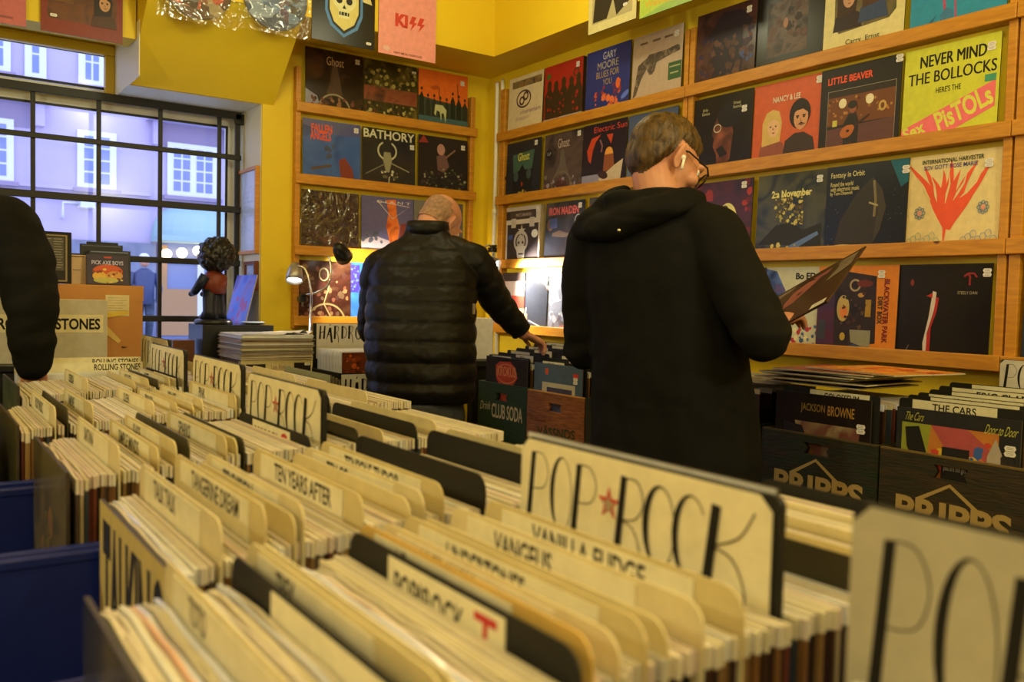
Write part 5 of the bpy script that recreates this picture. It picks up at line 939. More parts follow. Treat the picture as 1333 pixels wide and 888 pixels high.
crate('black plastic crate of records beneath the flat stack by the window wall', 1.155, 1.497, 3.635, 3.978, -.6045, -.385, 'black_card', 'y', False)
def har(f):
    f.poly([(.02, .02), (.98, .02), (.98, .98), (.02, .98)], '#d8cfb4'); brush(f, 'HARDROCK', .06, .10, .97, .50); f.text('NYINKOMMET', .08, .66, .92, .86, '#8a2018', bold=.02)
crate('black crate with a hand-lettered front sign behind the bald man', 1.588, 1.945, 3.600, 3.975, -.6045, -.342, 'black_card', 'y', False, har)
o = record('brown and orange record at the front of the hand-lettered crate', N_+'#5a2810,#7a3818,#3a180a:9/.3', [('s', .03, .03, .4, .4, 16, .04, 96, ['#c85a1c', '#8a3a14']), ('s', .4, .2, .95, .8, 30, .05, 97, ['#2a1208', '#8a4a20']), ('t', 'the', .06, .06, .2, .12, '#d0602a'), ('t', 'BROTHERS', .3, .3, .9, .4, '#2a120a')]); o.location = (1.765, 3.622, -.252-.315+ZC)
for i in range(34):
    b = None; o = bpy.data.objects.new('record', None) if False else None
WS = B(); WS.box((-.1575, -.002, 0), (.1575, .002, .315), '#e2e0e4/.3'); WS.box((-.1590, -.0012, .004), (.1590, .0012, .3165), '#eceaee/.2'); WSM = WS.mesh('record')
for i in range(24):
    o = bpy.data.objects.new('record', WSM); C.objects.link(o); o.location = (1.764+.002*(i % 3), 3.632+.0118*i, -.251-.315+ZC+.0015*(i % 2)); tag(o, 'white-sleeved record packed on edge in the hand-lettered crate', 'record', 'white sleeves in the hand-lettered crate')
e = empty('genre_sign', (1.765, 3.937, -.56+ZC)); tag(e, 'hand-lettered hard rock board standing behind the white sleeves', 'sign')
b = B(); b.box((-.165, 0, 0), (.165, .008, .428), 'black_card'); b.build('backing_board', e)
b = B(); b.box((-.150, -.0012, .26), (.164, -.0001, .426), '#d2c8b0'); f = Face(b, (-.150, -.0014, .426), (.314, 0, 0), (0, 0, -.1), (0, -1, 0)); brush(f, 'HARDROCK', .04, .10, .98, .72); b.recalc = False; b.build('lettered_panel', e)

# ================================================================ bench and crates along the right wall
table('bench', 2.11, 2.72, .30, 3.50, -.63, 'long dark bench of crates under the right wall rack', m='black_card')
CX0, CX1, CZ0, CZ1 = 2.145, 2.62, -.6295, -.366
def club(f): f.text('CLUB SODA', .30, .34, .93, .58, 'print_cream', bold=.02, shear=0); f.text('Drink', .06, .33, .28, .47, 'print_cream', shear=.2, rot=.06)
def wood(f): f.text('V\u00c4SSNDS', .20, .50, .86, .68, '#2a3a1c', bold=.02, rot=.06); f.text('FRAGILE', .15, .42, .36, .48, '#4a2410')
def pripps(f):
    for q in ribbon([(.28, .46, .034), (.50, .27, .034), (.72, .50, .034)]): f.poly(q, 'print_gold')
    f.text('PRIPPS', .13, .44, .90, .70, 'print_gold', bold=.035)
crate('green painted crate with cream lettering, leftmost of the right wall crates', CX0, CX1, 2.962, 3.335, CZ0, CZ1, 'green_paint', 'x', True, club)
crate('bare reddish wooden crate with stencilled letters beside the green crate', CX0, CX1, 2.583, 2.957, CZ0, CZ1-.003, 'crate_wood', 'x', True, wood, '#b07a3a')
crate('dark crate half hidden by the standing man, right of the bare wooden crate', CX0, CX1, 2.205, 2.578, CZ0, CZ1, 'dark_green_wood', 'x', True)
crate('dark crate hidden behind the standing man, left of the dark green lettered crate', CX0, CX1, 1.775, 2.150, CZ0, CZ1, 'dark_green_wood', 'x', True)
crate('dark green crate with a gold peaked emblem below the flat orange record', CX0, CX1, 1.352, 1.738, CZ0, CZ1, 'dark_green_wood', 'x', True, pripps, '#4a3c1c', (.058, .024))
crate('brown-green crate with a gold peaked emblem at the right edge of the photo', CX0, CX1, .962, 1.346, CZ0, CZ1, 'brown_green_wood', 'x', True, pripps, '#6a5428', (.058, .024))
CB = CZ0+.0105
def fill(y, n, x0, x1, top, lab, grp):
    for i in range(n):
        if i >= 6 or (x1 > 0 and 'stand' in lab):
            X, Z = x0+(x1-x0)*(i+.5)/n, top-.315+ZC; PACK.box((X-.002, y-.156, Z), (X+.002, y+.156, Z+.30), SIDES[(i*5) % 12]); PACK.box((X-.0018, y-.1575, Z+.30), (X+.0018, y+.1575, Z+.315), TOPS[i % 10]); continue
        o = bpy.data.objects.new('record', SLEEVES[(i*7+3) % 22]); C.objects.link(o); o.location = (x0+(x1-x0)*(i+.5)/n, y+.008*(rnd.random()-.5), top-.315+.006*(rnd.random()-.5)+ZC); o.rotation_euler = (0, 0, -PI/2); tag(o, lab, 'record', grp)
fill(3.145, 18, 2.185, 2.52, -.27, 'record packed on edge in the green painted crate', 'records in the green painted crate')
fill(2.770, 18, 2.185, 2.52, -.272, 'record packed on edge in the bare wooden crate', 'records in the bare wooden crate')
fill(1.545, 16, 2.185, 2.52, -.262, 'record packed on edge in the dark green crate with the gold emblem', 'records in the dark green crate with the gold emblem')
fill(1.155, 16, 2.19, 2.55, -.268, 'record packed on edge in the crate at the right edge of the photo', 'records in the crate at the right photo edge')
fill(1.965, 6, 2.185, 2.52, -.262, 'record packed on edge behind the standing man', 'records behind the standing man')
fill(2.39, 8, 2.185, 2.52, -.265, 'record in the dark crate half hidden by the standing man', 'records in the crate half hidden by the standing man')
def inx(y, top, x, *a, **k):
    o = record(*a, **k); o.location = (x, y, top-.315+ZC); o.rotation_euler = (0.0, 0, -PI/2); return o
inx(3.140, -.252, 2.162, 'dark record with an orange-red emblem at the front of the green crate', '#2a2428/.25', [('p', [(.24, .12), (.34, .06), (.6, .05), (.72, .12), (.78, .26), (.7, .34), (.62, .46), (.66, .6), (.36, .6), (.4, .46), (.26, .3)], '#b8381c'), ('t', 'KROKUS', .29, .12, .73, .26, '#e0884a', dict(bold=.02)), ('o', .51, .22, .24, .13, .012, '#e08a4a'), ('e', .51, .48, .14, .12, '#c84a20')])
inx(2.775, -.255, 2.162, 'grey-blue record with a framed dark scene at the front of the bare wooden crate', '#4a5868/.25', [('r', .18, .24, .86, 1, '#b0a488'), ('r', .28, .30, .80, 1, '#3f3c50'), ('p', [(.5, .6), (.7, .45), (.86, .36), (.86, 1), (.4, 1)], '#40507a'), ('r', .24, .06, .31, .14, '#b8502c'), ('r', .82, .09, .92, .14, '#b8382c')], stick=(.87, .2))
inx(1.545, -.250, 2.162, 'dark record with a pale cloudscape panel at the front of the dark green crate', '#231a16/.25', [('p', [(.22, .26), (.9, .26), (.86, .8), (.34, .8)], N_+'#8a7048,#6a3a2c,#a8986a:6'), ('t', 'JACKSON', .28, .09, .54, .18, '#8a6a2a', dict(bold=.01)), ('t', 'BROWNE', .57, .09, .84, .18, '#a87a2c', dict(bold=.01)), ('p', [(.1, .28), (.3, .3), (.4, .5), (.3, .8), (.1, .8)], '#231a16')], stick=(.91, .28))
inx(1.157, -.256, 2.166, 'black-bordered record with a bright collage at the front of the right edge crate', '#2c2a2a/.25', [('r', .05, .12, .84, 1, '#b8702c'), ('p', [(.05, .12), (.3, .12), (.25, .6), (.05, 1)], '#8a8c2c'), ('p', [(.3, .12), (.6, .12), (.84, .3), (.84, .6), (.5, .4)], '#a84a48'), ('p', [(.5, .6), (.84, .5), (.84, 1), (.45, 1)], '#2c508a'), ('p', [(.45, .7), (.68, .6), (.7, .9), (.5, 1)], '#c8a04a'), ('s', .1, .2, .8, .95, 34, .045, 99, ['#c0402c', '#4a7a38', '#d0a82c', '#3a5a98', '#c86a2a']), ('p', [(.08, .16), (.2, .14), (.32, .5), (.2, .5), (.1, .32)], '#1d1a18'), ('e', .26, .62, .07, .09, '#b8aa98'), ('e', .27, .66, .04, .05, '#2a2220'), ('r', .40, .28, .62, .58, '#1f1c1a'), ('t', '"you are the girl"', .41, .42, .61, .48, '#b8b0a0'), ('p', [(.76, .3), (.82, .16), (.88, .3), (.9, .9), (.84, .9), (.81, .5), (.76, .9), (.72, .9)], '#a89884'), ('p', [(.86, .3), (.92, .2), (.99, .4), (.97, 1), (.9, 1)], '#2a2422'), ('t', 'The Cars', .08, .03, .24, .10, '#a8a040', dict(shear=.3)), ('t', 'Door to Door', .74, .055, .98, .13, '#b8b048', dict(shear=.3))], stick=(.93, .26))
# divider cards in the wall crates
def wcard(x, y, top, text, kd, lab, strip=(.22, .88)):
    h = top-CB; b = B(); m = 'black_card' if kd == 'k' else '#cbbd8c'; b.prism(card_outline(.318, h, .01), lambda u, v, w: (u, -.0008+w, v), m, .0016)
    o = b.build('divider_card'); o.location = (x, y, CB+ZC); o.rotation_euler = (0, 0, -PI/2); tag(o, lab, 'divider card')
    s = B(); u0, u1 = -.159+.318*strip[0], -.159+.318*strip[1]; s.box((u0, -.0022, h-.030), (u1, -.0010, h-.002), '#cfc29a'); f = Face(s, (u0, -.0022, h-.002), (u1-u0, 0, 0), (0, 0, -.028), (0, -1, 0))
    if text: f.text(text, .25, .2, .25+min(.7, .065*len(text)), .9, 'ink', bold=.02)
    s.recalc = False; s.build('label_strip', o)
for i, (x, top, t, st) in enumerate(((2.1745, -.232, 'THE CARS', (.12, .80)), (2.215, -.226, None, (.2, .9)), (2.262, -.222, 'CHICAGO', (.1, .86)), (2.318, -.216, None, (.2, .9)), (2.366, -.208, 'ERIC CLAPTON', (.12, .96)), (2.42, -.20, None, (.2, .9)))):
    wcard(x, 1.157, top, t, 'k', f'black divider card with cream name strip, {ORD[i]} from front in the right edge crate', st)
wcard(2.1745, 1.53, -.236, 'COLOSSEUM', 'k', 'dark divider card behind the cloudscape record in the dark green crate', (.3, .9))
for yy, nm, ts in ((3.145, 'green painted crate', ('KISS', 'IRON', None, 'SAXON', 'TRUST', None, 'WASP')), (2.770, 'bare wooden crate', ('DEMON', 'DIO', None, 'GIRL', None, 'HELIX', None))):
    for i, t in enumerate(ts):
        x = 2.178+.05*i; wcard(x, yy, -.246+.009*i, t, 'k', f'black divider card with small cream strip, {ORD[i]} from front in the {nm}', (.45, .85) if i % 2 else (.1, .55))
sign(0, 2.575, -.135, 'hand-lettered sign by the right wall, cut by the right photo edge', y=1.095, base=CB, h_sign=.13, facecol='#b8ad98')
# flat records lying on the crates
FLAT = [(2.36, 1.93, .10, '#8a8468', 'olive-grey record lying flat beside the standing man, on the crates'), (2.36, 1.62, .02, '#2a2018', 'black-brown record lying flat, lowest of the pile under the orange one'), (2.38, 1.68, -.05, '#6a5a38', 'tan record lying flat, second from below under the orange one'), (2.35, 1.60, .07, '#33281c', 'dark umber record lying flat in the middle of the orange-topped pile'), (2.39, 1.66, -.03, '#4a1f14', 'maroon record lying flat in the middle of the orange-topped pile'), (2.37, 1.66, .05, '#3a2c1c', 'dark record lying flat under the orange one'), (2.40, 1.60, -.08, '#5a4a2a', 'brown record lying flat under the orange one'), (2.38, 1.62, .12, '#8a3a1c', 'rust record lying flat directly under the orange one'), (2.42, 1.52, -.10, N_+'#d8581c,#ec9a38,#c03a18:5/.25', 'glossy orange-red record lying flat on top of the dark green crate')]
for i, (x, y, a, c, lab) in enumerate(FLAT):
    b = B(); b.box((-.1575, -.1575, 0), (.1575, .1575, .004), '#b8a880'); f = Face(b, (-.1575, .1575, .004), (.315, 0, 0), (0, -.315, 0), (0, 0, 1)); f.draw([('r', 0, 0, 1, 1, c)] + ([('s', .05, .05, .95, .95, 10, .1, 140+i, ['#e0702c', '#e8a048', '#c84a20'] if i == 8 else ['#a8a080', '#6a6448'])] if i in (0, 8) else [])); b.recalc = False
    o = b.build('record'); o.location = (x, y, -.236+.0062*i+ZC - (.0 if i else .006)); o.rotation_euler = (0, 0, a); tag(o, lab, 'record')
for i in range(12):
    q = random.Random(500+i); b = B(); b.box((-.157, -.157, 0), (.157, .157, .004), ['#7a7458', '#8a8468', '#5a5848', '#a09878'][q.randrange(4)]); b.box((-.161, -.159, .001), (.159, .159, .002), '#a8a48c/.25'); o = b.build('record')
    o.location = (2.53+.008*(q.random()-.5), 2.70+.008*(q.random()-.5), -.168+.0052*i+ZC); o.rotation_euler = (0, 0, .05*(q.random()-.5)); tag(o, 'greyish record in the flat pile beside the standing man\'s left sleeve', 'record', 'records in the flat pile by the right wall')
carton('carton', 'small black box under the flat pile of greyish records', 'box', 2.50, 2.66, 2.60, 2.80, -.2, -.1685, 'black_card') if False else None
carton('carton', 'white carton glowing under the clip lamp in the corner', 'box', 2.16, 2.46, 3.70, 3.92, -.30, -.095, '#d8d2c4')
table('counter', 2.09, 2.69, 3.59, 4.20, -.3005, 'small dark corner counter behind the bald man', m='black_card')

# ================================================================ clip lamps
def lamp(label, mouth, aim, length, rad, shade_m, neck, clamp, power, spot=True, neck_m='chrome'):
    mouth, aim, clamp = Vector(mouth), Vector(aim).normalized(), Vector(clamp)
    e = empty('clip_lamp', clamp); tag(e, label, 'lamp'); inv = Matrix.Translation(-clamp)
    rotm = aim.to_track_quat('Z', 'Y').to_matrix().to_4x4(); xf = inv @ Matrix.Translation(mouth) @ rotm
    b = B(); pr = [(.010, -length-.004), (rad*.45, -length), (rad*.78, -length*.72), (rad*.95, -length*.35), (rad, 0), (rad-.003, 0), (rad*.9, -length*.35), (rad*.72, -length*.7), (.006, -length*.9)]
    b.lathe(pr, shade_m, 24, xf); b.build('lamp_shade', e)
    b = B(); b.ball((0, 0, -length*.22), (rad*.62, rad*.62, rad*.6), 'bulb', 10, xf.to_3x3().to_4x4()) if False else b.lathe([(.004, -.004), (rad*.55, -.008), (rad*.8, -.016), (rad*.5, -length*.5), (.004, -length*.55)], 'bulb', 20, xf); b.build('bulb', e)
    b = B(); pts = [Vector(p) for p in spline([tuple(p) for p in neck], 6)]; b.tube([p-clamp for p in pts], .006, neck_m, 8); b.build('gooseneck', e)
    b = B(); b.box((-.018, -.022, -.028), (.018, .022, .0), 'black_gloss', .004); b.box((-.012, -.03, .002), (.012, .016, .012), 'black_gloss', .003); b.tube([(0, -.01, -.05), (0, -.01, .002)], .005, 'grey_metal', 8); b.build('clamp', e)
    d = bpy.data.lights.new('clip_lamp_light', 'SPOT'); d.energy = power; d.color = (1.0, .88, .68); d.spot_size = math.radians(125); d.spot_blend = .5; d.shadow_soft_size = .025
    L = bpy.data.objects.new('clip_lamp_light', d); C.objects.link(L); L.parent = e; L.matrix_basis = Matrix.Translation(mouth+aim*.004-clamp) @ (-aim).to_track_quat('Z', 'Y').to_matrix().to_4x4()
    return e
DA, DB = 4.28, 4.24
lamp('silver clip lamp with a lit bulb, left end of the window-wall rack', px(383, 366, DA), (-.18, -.35, -.85), .095, .042, 'grey_metal', [px(388, 346, DA), px(398, 352, DA), px(405, 380, DA), px(404, 410, DA), px(403, 436, DA-.1)], px(403, 440, DA-.1), 5)
lamp('black-shaded clip lamp turned to the right on the window-wall rack', px(449, 336, 4.36), (.66, .50, -.56), .10, .043, 'black_gloss', [px(428, 333, 4.33), px(431, 350, 4.33), px(427, 370, 4.33), px(414, 380, 4.34), px(398, 384, 4.37)], px(393, 386, 4.38), 15)
lamp('grey clip lamp in the corner lighting the right wall records', px(646, 350, 4.70), (.55, -.75, -.38), .12, .055, 'grey_metal', [px(628, 334, 4.74), px(630, 322, 4.80), px(637, 319, 4.92)], px(641, 322, 4.97), 30)

_finish()
# ================================================================ people
def remesh(b, name, voxel, smooth=3, m=None):
    me = bpy.data.meshes.new(name); b.bm.to_mesh(me); b.bm.free()
    ob = bpy.data.objects.new(name, me); C.objects.link(ob)
    md = ob.modifiers.new('r', 'REMESH'); md.mode = 'VOXEL'; md.voxel_size = voxel
    if smooth: s = ob.modifiers.new('s', 'SMOOTH'); s.iterations = smooth; s.factor = .5
    out = bpy.data.meshes.new_from_object(ob.evaluated_get(bpy.context.evaluated_depsgraph_get()))
    bpy.data.objects.remove(ob); bpy.data.meshes.remove(me)
    for p in out.polygons: p.use_smooth = True
    if m: out.materials.clear(); out.materials.append(M(m))
    out.name = name; return out
def limb(b, pts, n=16):
    """tapering limb through (point, radius) pairs, rounded at joints"""
    for (p, r), (q, s) in zip(pts, pts[1:]): b.tube([p, q], [r, s], 'skin', n)
    for p, r in pts: b.ball(p, r*.985, 'skin', 8)
def frame(az, pitch=0.0, tilt=0.0):
    """facing direction az (radians from +Y towards +X), pitched down, head tilted"""
    f = Vector((math.sin(az)*math.cos(pitch), math.cos(az)*math.cos(pitch), -math.sin(pitch)))
    r = Vector((math.cos(az), -math.sin(az), 0)); u = r.cross(f)
    r2 = r*math.cos(tilt)+u*math.sin(tilt); u2 = -r*math.sin(tilt)+u*math.cos(tilt)
    return Matrix(((r2.x, f.x, u2.x, 0), (r2.y, f.y, u2.y, 0), (r2.z, f.z, u2.z, 0), (0, 0, 0, 1)))
def head_parts(b, c, Rm, k=1.0):
    def E(p, r, rot=None): b.ball(c + Rm @ (Vector(p)*k), tuple(x*k for x in r), 'skin', 12, Rm if rot is None else Rm @ rot)
    E((0, -.014, .018), (.076, .097, .086)); E((0, .036, -.012), (.064, .062, .080)); E((0, .040, -.060), (.054, .052, .048)); E((0, .066, -.088), (.028, .024, .024))
    E((0, .02, -.055), (.060, .055, .045)); E((0, -.048, -.030), (.064, .052, .066)); E((0, .088, .028), (.045, .018, .014)); E((0, .099, -.006), (.0085, .014, .026)); E((0, .106, -.026), (.014, .017, .011))
    E((0, .091, -.056), (.022, .010, .007)); E((0, .090, -.066), (.020, .010, .007))
    for s in (-1, 1):
        E((s*.045, .072, -.026), (.024, .02, .02)); E((s*.076, -.002, -.012), (.008, .020, .034), Matrix.Rotation(s*.35, 4, 'Z') @ Matrix.Rotation(-.12, 4, 'X')); E((s*.083, -.010, -.004), (.006, .014, .024), Matrix.Rotation(s*.5, 4, 'Z'))
        E((s*.078, .0, -.04), (.006, .009, .010))
def hand(b, wrist, fwd, up, s=1.0, curl=.6, side=1):
    """palm, four unequal curled fingers and a thumb leaving the side of the palm"""
    f = fwd.normalized(); r = f.cross(up).normalized(); u = r.cross(f).normalized()
    P = lambda a, c, d: wrist + (f*a + r*c + u*d)*s
    b.tube([P(-.01, 0, 0), P(.03, 0, 0), P(.085, 0, -.004)], [.026*s, .036*s, .038*s], 'skin', 14, flat=.42)
    for i, (off, L) in enumerate(((-.030, .066), (-.010, .076), (.010, .072), (.029, .056))):
        a = curl*(.8+.1*i); p0 = P(.078, off*1.0, 0); p1 = p0 + (f*math.cos(a*.5)-u*math.sin(a*.5))*L*.45*s; p2 = p1 + (f*math.cos(a*1.3)-u*math.sin(a*1.3))*L*.32*s; p3 = p2 + (f*math.cos(a*2.0)-u*math.sin(a*2.0))*L*.25*s
        limb(b, [(p0, .0098*s), (p1, .0090*s), (p2, .0082*s), (p3, .0070*s)], 8)
    t0 = P(.022, -side*.030, -.004); t1 = P(.05, -side*.052, -.014); t2 = P(.078, -side*.054, -.026); limb(b, [(t0, .014*s), (t1, .011*s), (t2, .0088*s)], 8)
def legs(b, hip, az, spread=.09, floor=0.0, knee=.02):
    R2 = frame(az); out = []
    for s in (-1, 1):
        h = hip + R2 @ Vector((s*spread, 0, -.02)); k = Vector((h.x, h.y, .50)) + R2 @ Vector((s*.01, knee, 0)); a = Vector((h.x, h.y, .09)) + R2 @ Vector((s*.02, -.01, 0))
        limb(b, [(h, .08), (k, .055), (a, .038)]); out.append((h, k, a))
    return out
def shoes(parent, pts, az):
    R2 = frame(az)
    for h, k, a in pts:
        b = B(); base = Vector((a.x, a.y, 0)); 
        b.loft([[base + R2 @ Vector((w*math.cos(t), y, .002 + hh*max(0, math.sin(t)))) for t in [2*PI*i/14 for i in range(14)]] for y, w, hh in ((-.085, .02, .04), (-.06, .036, .075), (-.01, .04, .095), (.06, .043, .06), (.12, .046, .045), (.165, .035, .034), (.185, .012, .02))], 'black_gloss')
        b.build('shoe', parent)
def trousers(parent, pts, hip, az, m):
    R2 = frame(az); b = B()
    for h, k, a in pts: limb(b, [(h+Vector((0, 0, .02)), .10), (h, .10), (k, .075), (a+Vector((0, 0, -.03)), .068)])
    b.tube([hip+Vector((0, 0, -.1)), hip+Vector((0, 0, .04))], [.14, .135], 'skin', 20)
    o = bpy.data.objects.new('trousers', remesh(b, 'trousers', .012, 3, m)); C.objects.link(o); o.parent = parent
def rings_along(secs, n=40):
    """secs: (centre, right axis, front axis, half width, half depth, squareness)"""
    out = []
    for c, r, f, hw, hd, sq in secs:
        ring = []
        for i in range(n):
            t = 2*PI*i/n; ct, st = math.cos(t), math.sin(t); e = 2/sq
            ring.append(c + r*hw*math.copysign(abs(ct)**e, ct) + f*hd*math.copysign(abs(st)**e, st))
        out.append(ring)
    return out
def lerp_secs(S, step):
    out = []
    for a, b_ in zip(S, S[1:]):
        n = max(1, int((b_[0]-a[0]).length/step))
        for i in range(n):
            t = i/n; out.append(tuple(x+(y-x)*t if not isinstance(x, Vector) else x.lerp(y, t) for x, y in zip(a, b_)))
    out.append(S[-1]); return out
def displace(me, fn):
    ns = [v.normal.copy() for v in me.vertices]
    for v, n in zip(me.vertices, ns): v.co = v.co + n*fn(v.co, n)
def hair_shell(me, c, Rm, mask, off, m, parent, rough=.004, name='hair', k=1.0):
    inv = Rm.inverted(); L = [inv @ (v.co-c)/k for v in me.vertices]; keep = {}; b = bmesh.new(); nv = []
    w = [mask(p) for p in L]
    for p in me.polygons:
        if all(w[i] > 0 for i in p.vertices):
            ids = []
            for i in p.vertices:
                if i not in keep:
                    v = me.vertices[i]; t = min(1, w[i]); q = L[i]
                    keep[i] = b.verts.new(v.co + v.normal*(off*t + rough*t*noise.noise(Vector((q.x*70, q.y*70, q.z*22))) + .5*rough*t*noise.noise(q*160)))
                ids.append(keep[i])
            b.faces.new(ids).smooth = True
    # close the rim down to the scalp
    for e in [e for e in b.edges if e.is_boundary]: pass
    out = bpy.data.meshes.new(name); b.to_mesh(out); b.free(); out.materials.append(M(m)); o = bpy.data.objects.new(name, out); C.objects.link(o); o.parent = parent; return o

# ---- the standing man in the black hooded jacket
def man_hooded():
    az = math.radians(66); Rb = frame(az); R_, F_ = Rb @ Vector((1, 0, 0)), Rb @ Vector((0, 1, 0)); Z = Vector((0, 0, 1))
    hip = px(880, 600, 2.42); neck = px(858, 262, 2.40); hc = px(868, 206, 2.425); Hm = frame(math.radians(102), math.radians(33), math.radians(2))
    shR, shL = px(930, 306, 2.31), px(778, 314, 2.50); elR, elL = px(995, 436, 2.16), px(762, 452, 2.56); wrR, wrL = px(1000, 425, 2.37), px(850, 470, 2.72)
    b = B(); head_parts(b, hc, Hm, 1.02)
    limb(b, [(hc + Hm @ Vector((0, -.03, -.045)), .058), (neck + Vector((.0, 0, -.01)), .062), (neck + Vector((0, 0, -.09)), .07)])
    chest = px(862, 350, 2.43); limb(b, [(neck+Vector((0, 0, -.1)), .09), (chest, .125), (px(872, 470, 2.43), .115), (hip, .11)])
    for a, e_, w in ((shR, elR, wrR), (shL, elL, wrL)): limb(b, [(neck+Vector((0, 0, -.12)), .07), (a, .055), (e_, .042), (w, .028)])
    hand(b, wrR, px(1032, 408, 2.42)-wrR, Vector((0, 0, 1)), 1.0, .75, 1); hand(b, wrL, px(905, 478, 2.80)-wrL, Vector((0, 0, 1)), 1.0, .6, -1)
    lg = legs(b, hip, az)
    body = bpy.data.objects.new('person', remesh(b, 'person', .0042, 4, 'skin')); C.objects.link(body)
    tag(body, 'man in a black hooded jacket and glasses, seen from behind, holding an open record cover', 'person')
    # hair
    def mask(p):
        if p.y > .052 + .25*max(0, p.z-.03): return 0
        lim = -.098 if p.y < -.05 else (-.098+(p.y+.05)*3.0 if p.y < -.022 else (.028 if p.y < .022 else .032))
        if abs(p.x) > .066 and -.022 < p.y < .026 and p.z < .020: return 0
        return max(0, min(1, (p.z-lim)/(.07 if p.y < -.03 else .025))) if p.z > lim else 0
    hair_shell(body.data, hc, Hm, mask, .011, 'hair_brown', body, .0038, k=1.02)
    for s in (-1, 1):
        e = B(); e.ball(hc + Hm @ Vector((s*.032, .083, .006)), .012, '#d8d0c4', 8); e.ball(hc + Hm @ Vector((s*.032, .0925, .005)), .005, '#2a1a10', 6); e.build('eye', body)
    g = B()
    for s in (-1, 1):
        pts = [hc + Hm @ Vector((s*.034+.027*math.cos(t), .118-.012*abs(s*.034+.027*math.cos(t))/.06, -.002+.021*math.sin(t))) for t in [2*PI*i/20 for i in range(21)]]
        g.tube(pts, .0024, 'black_gloss', 6, caps=False)
        g.tube([hc + Hm @ Vector((s*.060, .108, .010)), hc + Hm @ Vector((s*.077, .085, .016)), hc + Hm @ Vector((s*.084, .010, .012)), hc + Hm @ Vector((s*.082, -.012, .002))], .0026, 'black_gloss', 6)
    g.tube([hc + Hm @ Vector((-.008, .119, .002)), hc + Hm @ Vector((0, .122, .005)), hc + Hm @ Vector((.008, .119, .002))], .002, 'black_gloss', 6)
    go = g.build('glasses', body)
    q = B()
    for s in (-1, 1): q.face([hc + Hm @ Vector((s*.034+.026*math.cos(t), .1175-.012*abs(s*.034+.026*math.cos(t))/.06, -.002+.020*math.sin(t))) for t in [2*PI*i/16 for i in range(16)]], 'spectacle_glass')
    q.build('lens', go)
    e = B(); e.ball(hc + Hm @ Vector((.086, .003, -.014)), (.007, .008, .008), 'white_plastic', 8); e.tube([hc + Hm @ Vector((.089, .005, -.016)), hc + Hm @ Vector((.090, .014, -.045))], .0038, 'white_plastic', 8); e.build('earbud', body)
    # jacket: torso, sleeves, stand collar
    def sec(x, y, d, hw, hd, sq=2.3, tw=0): return (px(x, y, d), R_, F_, hw, hd, sq)
    S = [sec(876, 618, 2.42, .232, .150), sec(876, 590, 2.42, .236, .152), sec(874, 520, 2.425, .226, .148), sec(866, 430, 2.43, .218, .146), sec(860, 360, 2.43, .226, .145), sec(857, 318, 2.425, .222, .132), sec(857, 290, 2.42, .182, .108), sec(858, 268, 2.415, .105, .080), sec(860, 250, 2.415, .074, .070)]
    j = B(); j.loft(rings_along(lerp_secs(S, .03)), 'skin')
    limb(j, [(px(900, 296, 2.36), .085), (shR, .082), (px(957, 366, 2.24), .076), (elR, .066), (wrR.lerp(elR, .08), .046)], 20)
    limb(j, [(px(815, 300, 2.46), .085), (shL, .085), (px(766, 380, 2.53), .078), (elL, .066), (wrL.lerp(elL, .08), .046)], 20)
    jm = remesh(j, 'jacket', .008, 6, 'black_cloth')
    def folds(p, n):
        d = p - elR; w = math.exp(-(d.length/.13)**2); d2 = p-elL; w2 = math.exp(-(d2.length/.15)**2)
        return .010*noise.noise(Vector((p.x*6, p.y*6, p.z*4))) + .004*noise.noise(p*17) + (w+w2)*.009*noise.noise(Vector((p.x*14, p.y*14, p.z*30))) + (.006*noise.noise(Vector((p.x*22, p.y*22, p.z*5))) if p.z < 1.0 else 0)
    displace(jm, folds); jk = bpy.data.objects.new('jacket', jm); C.objects.link(jk); jk.parent = body
    h = B()
    hp = [(px(908, 262, 2.34), .028), (px(893, 262, 2.32), .038), (px(868, 270, 2.30), .044), (px(838, 279, 2.305), .046), (px(806, 290, 2.33), .043), (px(778, 298, 2.37), .036), (px(756, 303, 2.42), .022)]
    limb(h, hp, 18); limb(h, [(px(800, 266, 2.36), .03), (px(830, 260, 2.345), .032), (px(868, 261, 2.34), .032), (px(899, 262, 2.36), .026)], 14)
    limb(h, [(px(812, 250, 2.44), .022), (px(795, 262, 2.40), .03), (px(770, 288, 2.40), .034), (px(757, 300, 2.42), .026)], 14)
    hm = remesh(h, 'hood', .007, 6, 'black_cloth'); displace(hm, lambda p, n: .013*noise.noise(Vector((p.x*7, p.y*7, p.z*22)))+.006*noise.noise(Vector((p.x*18, p.y*18, p.z*40)))); ho_ = bpy.data.objects.new('hood', hm); C.objects.link(ho_); ho_.parent = jk
    t = B(); t.ball(px(806, 300, 2.262), .0055, 'chrome', 6); t.build('eyelet', ho_)
    trousers(body, lg, hip+Vector((0, 0, -.03)), az, 'trouser_dark'); shoes(body, lg, az)
    return body
man_hooded()
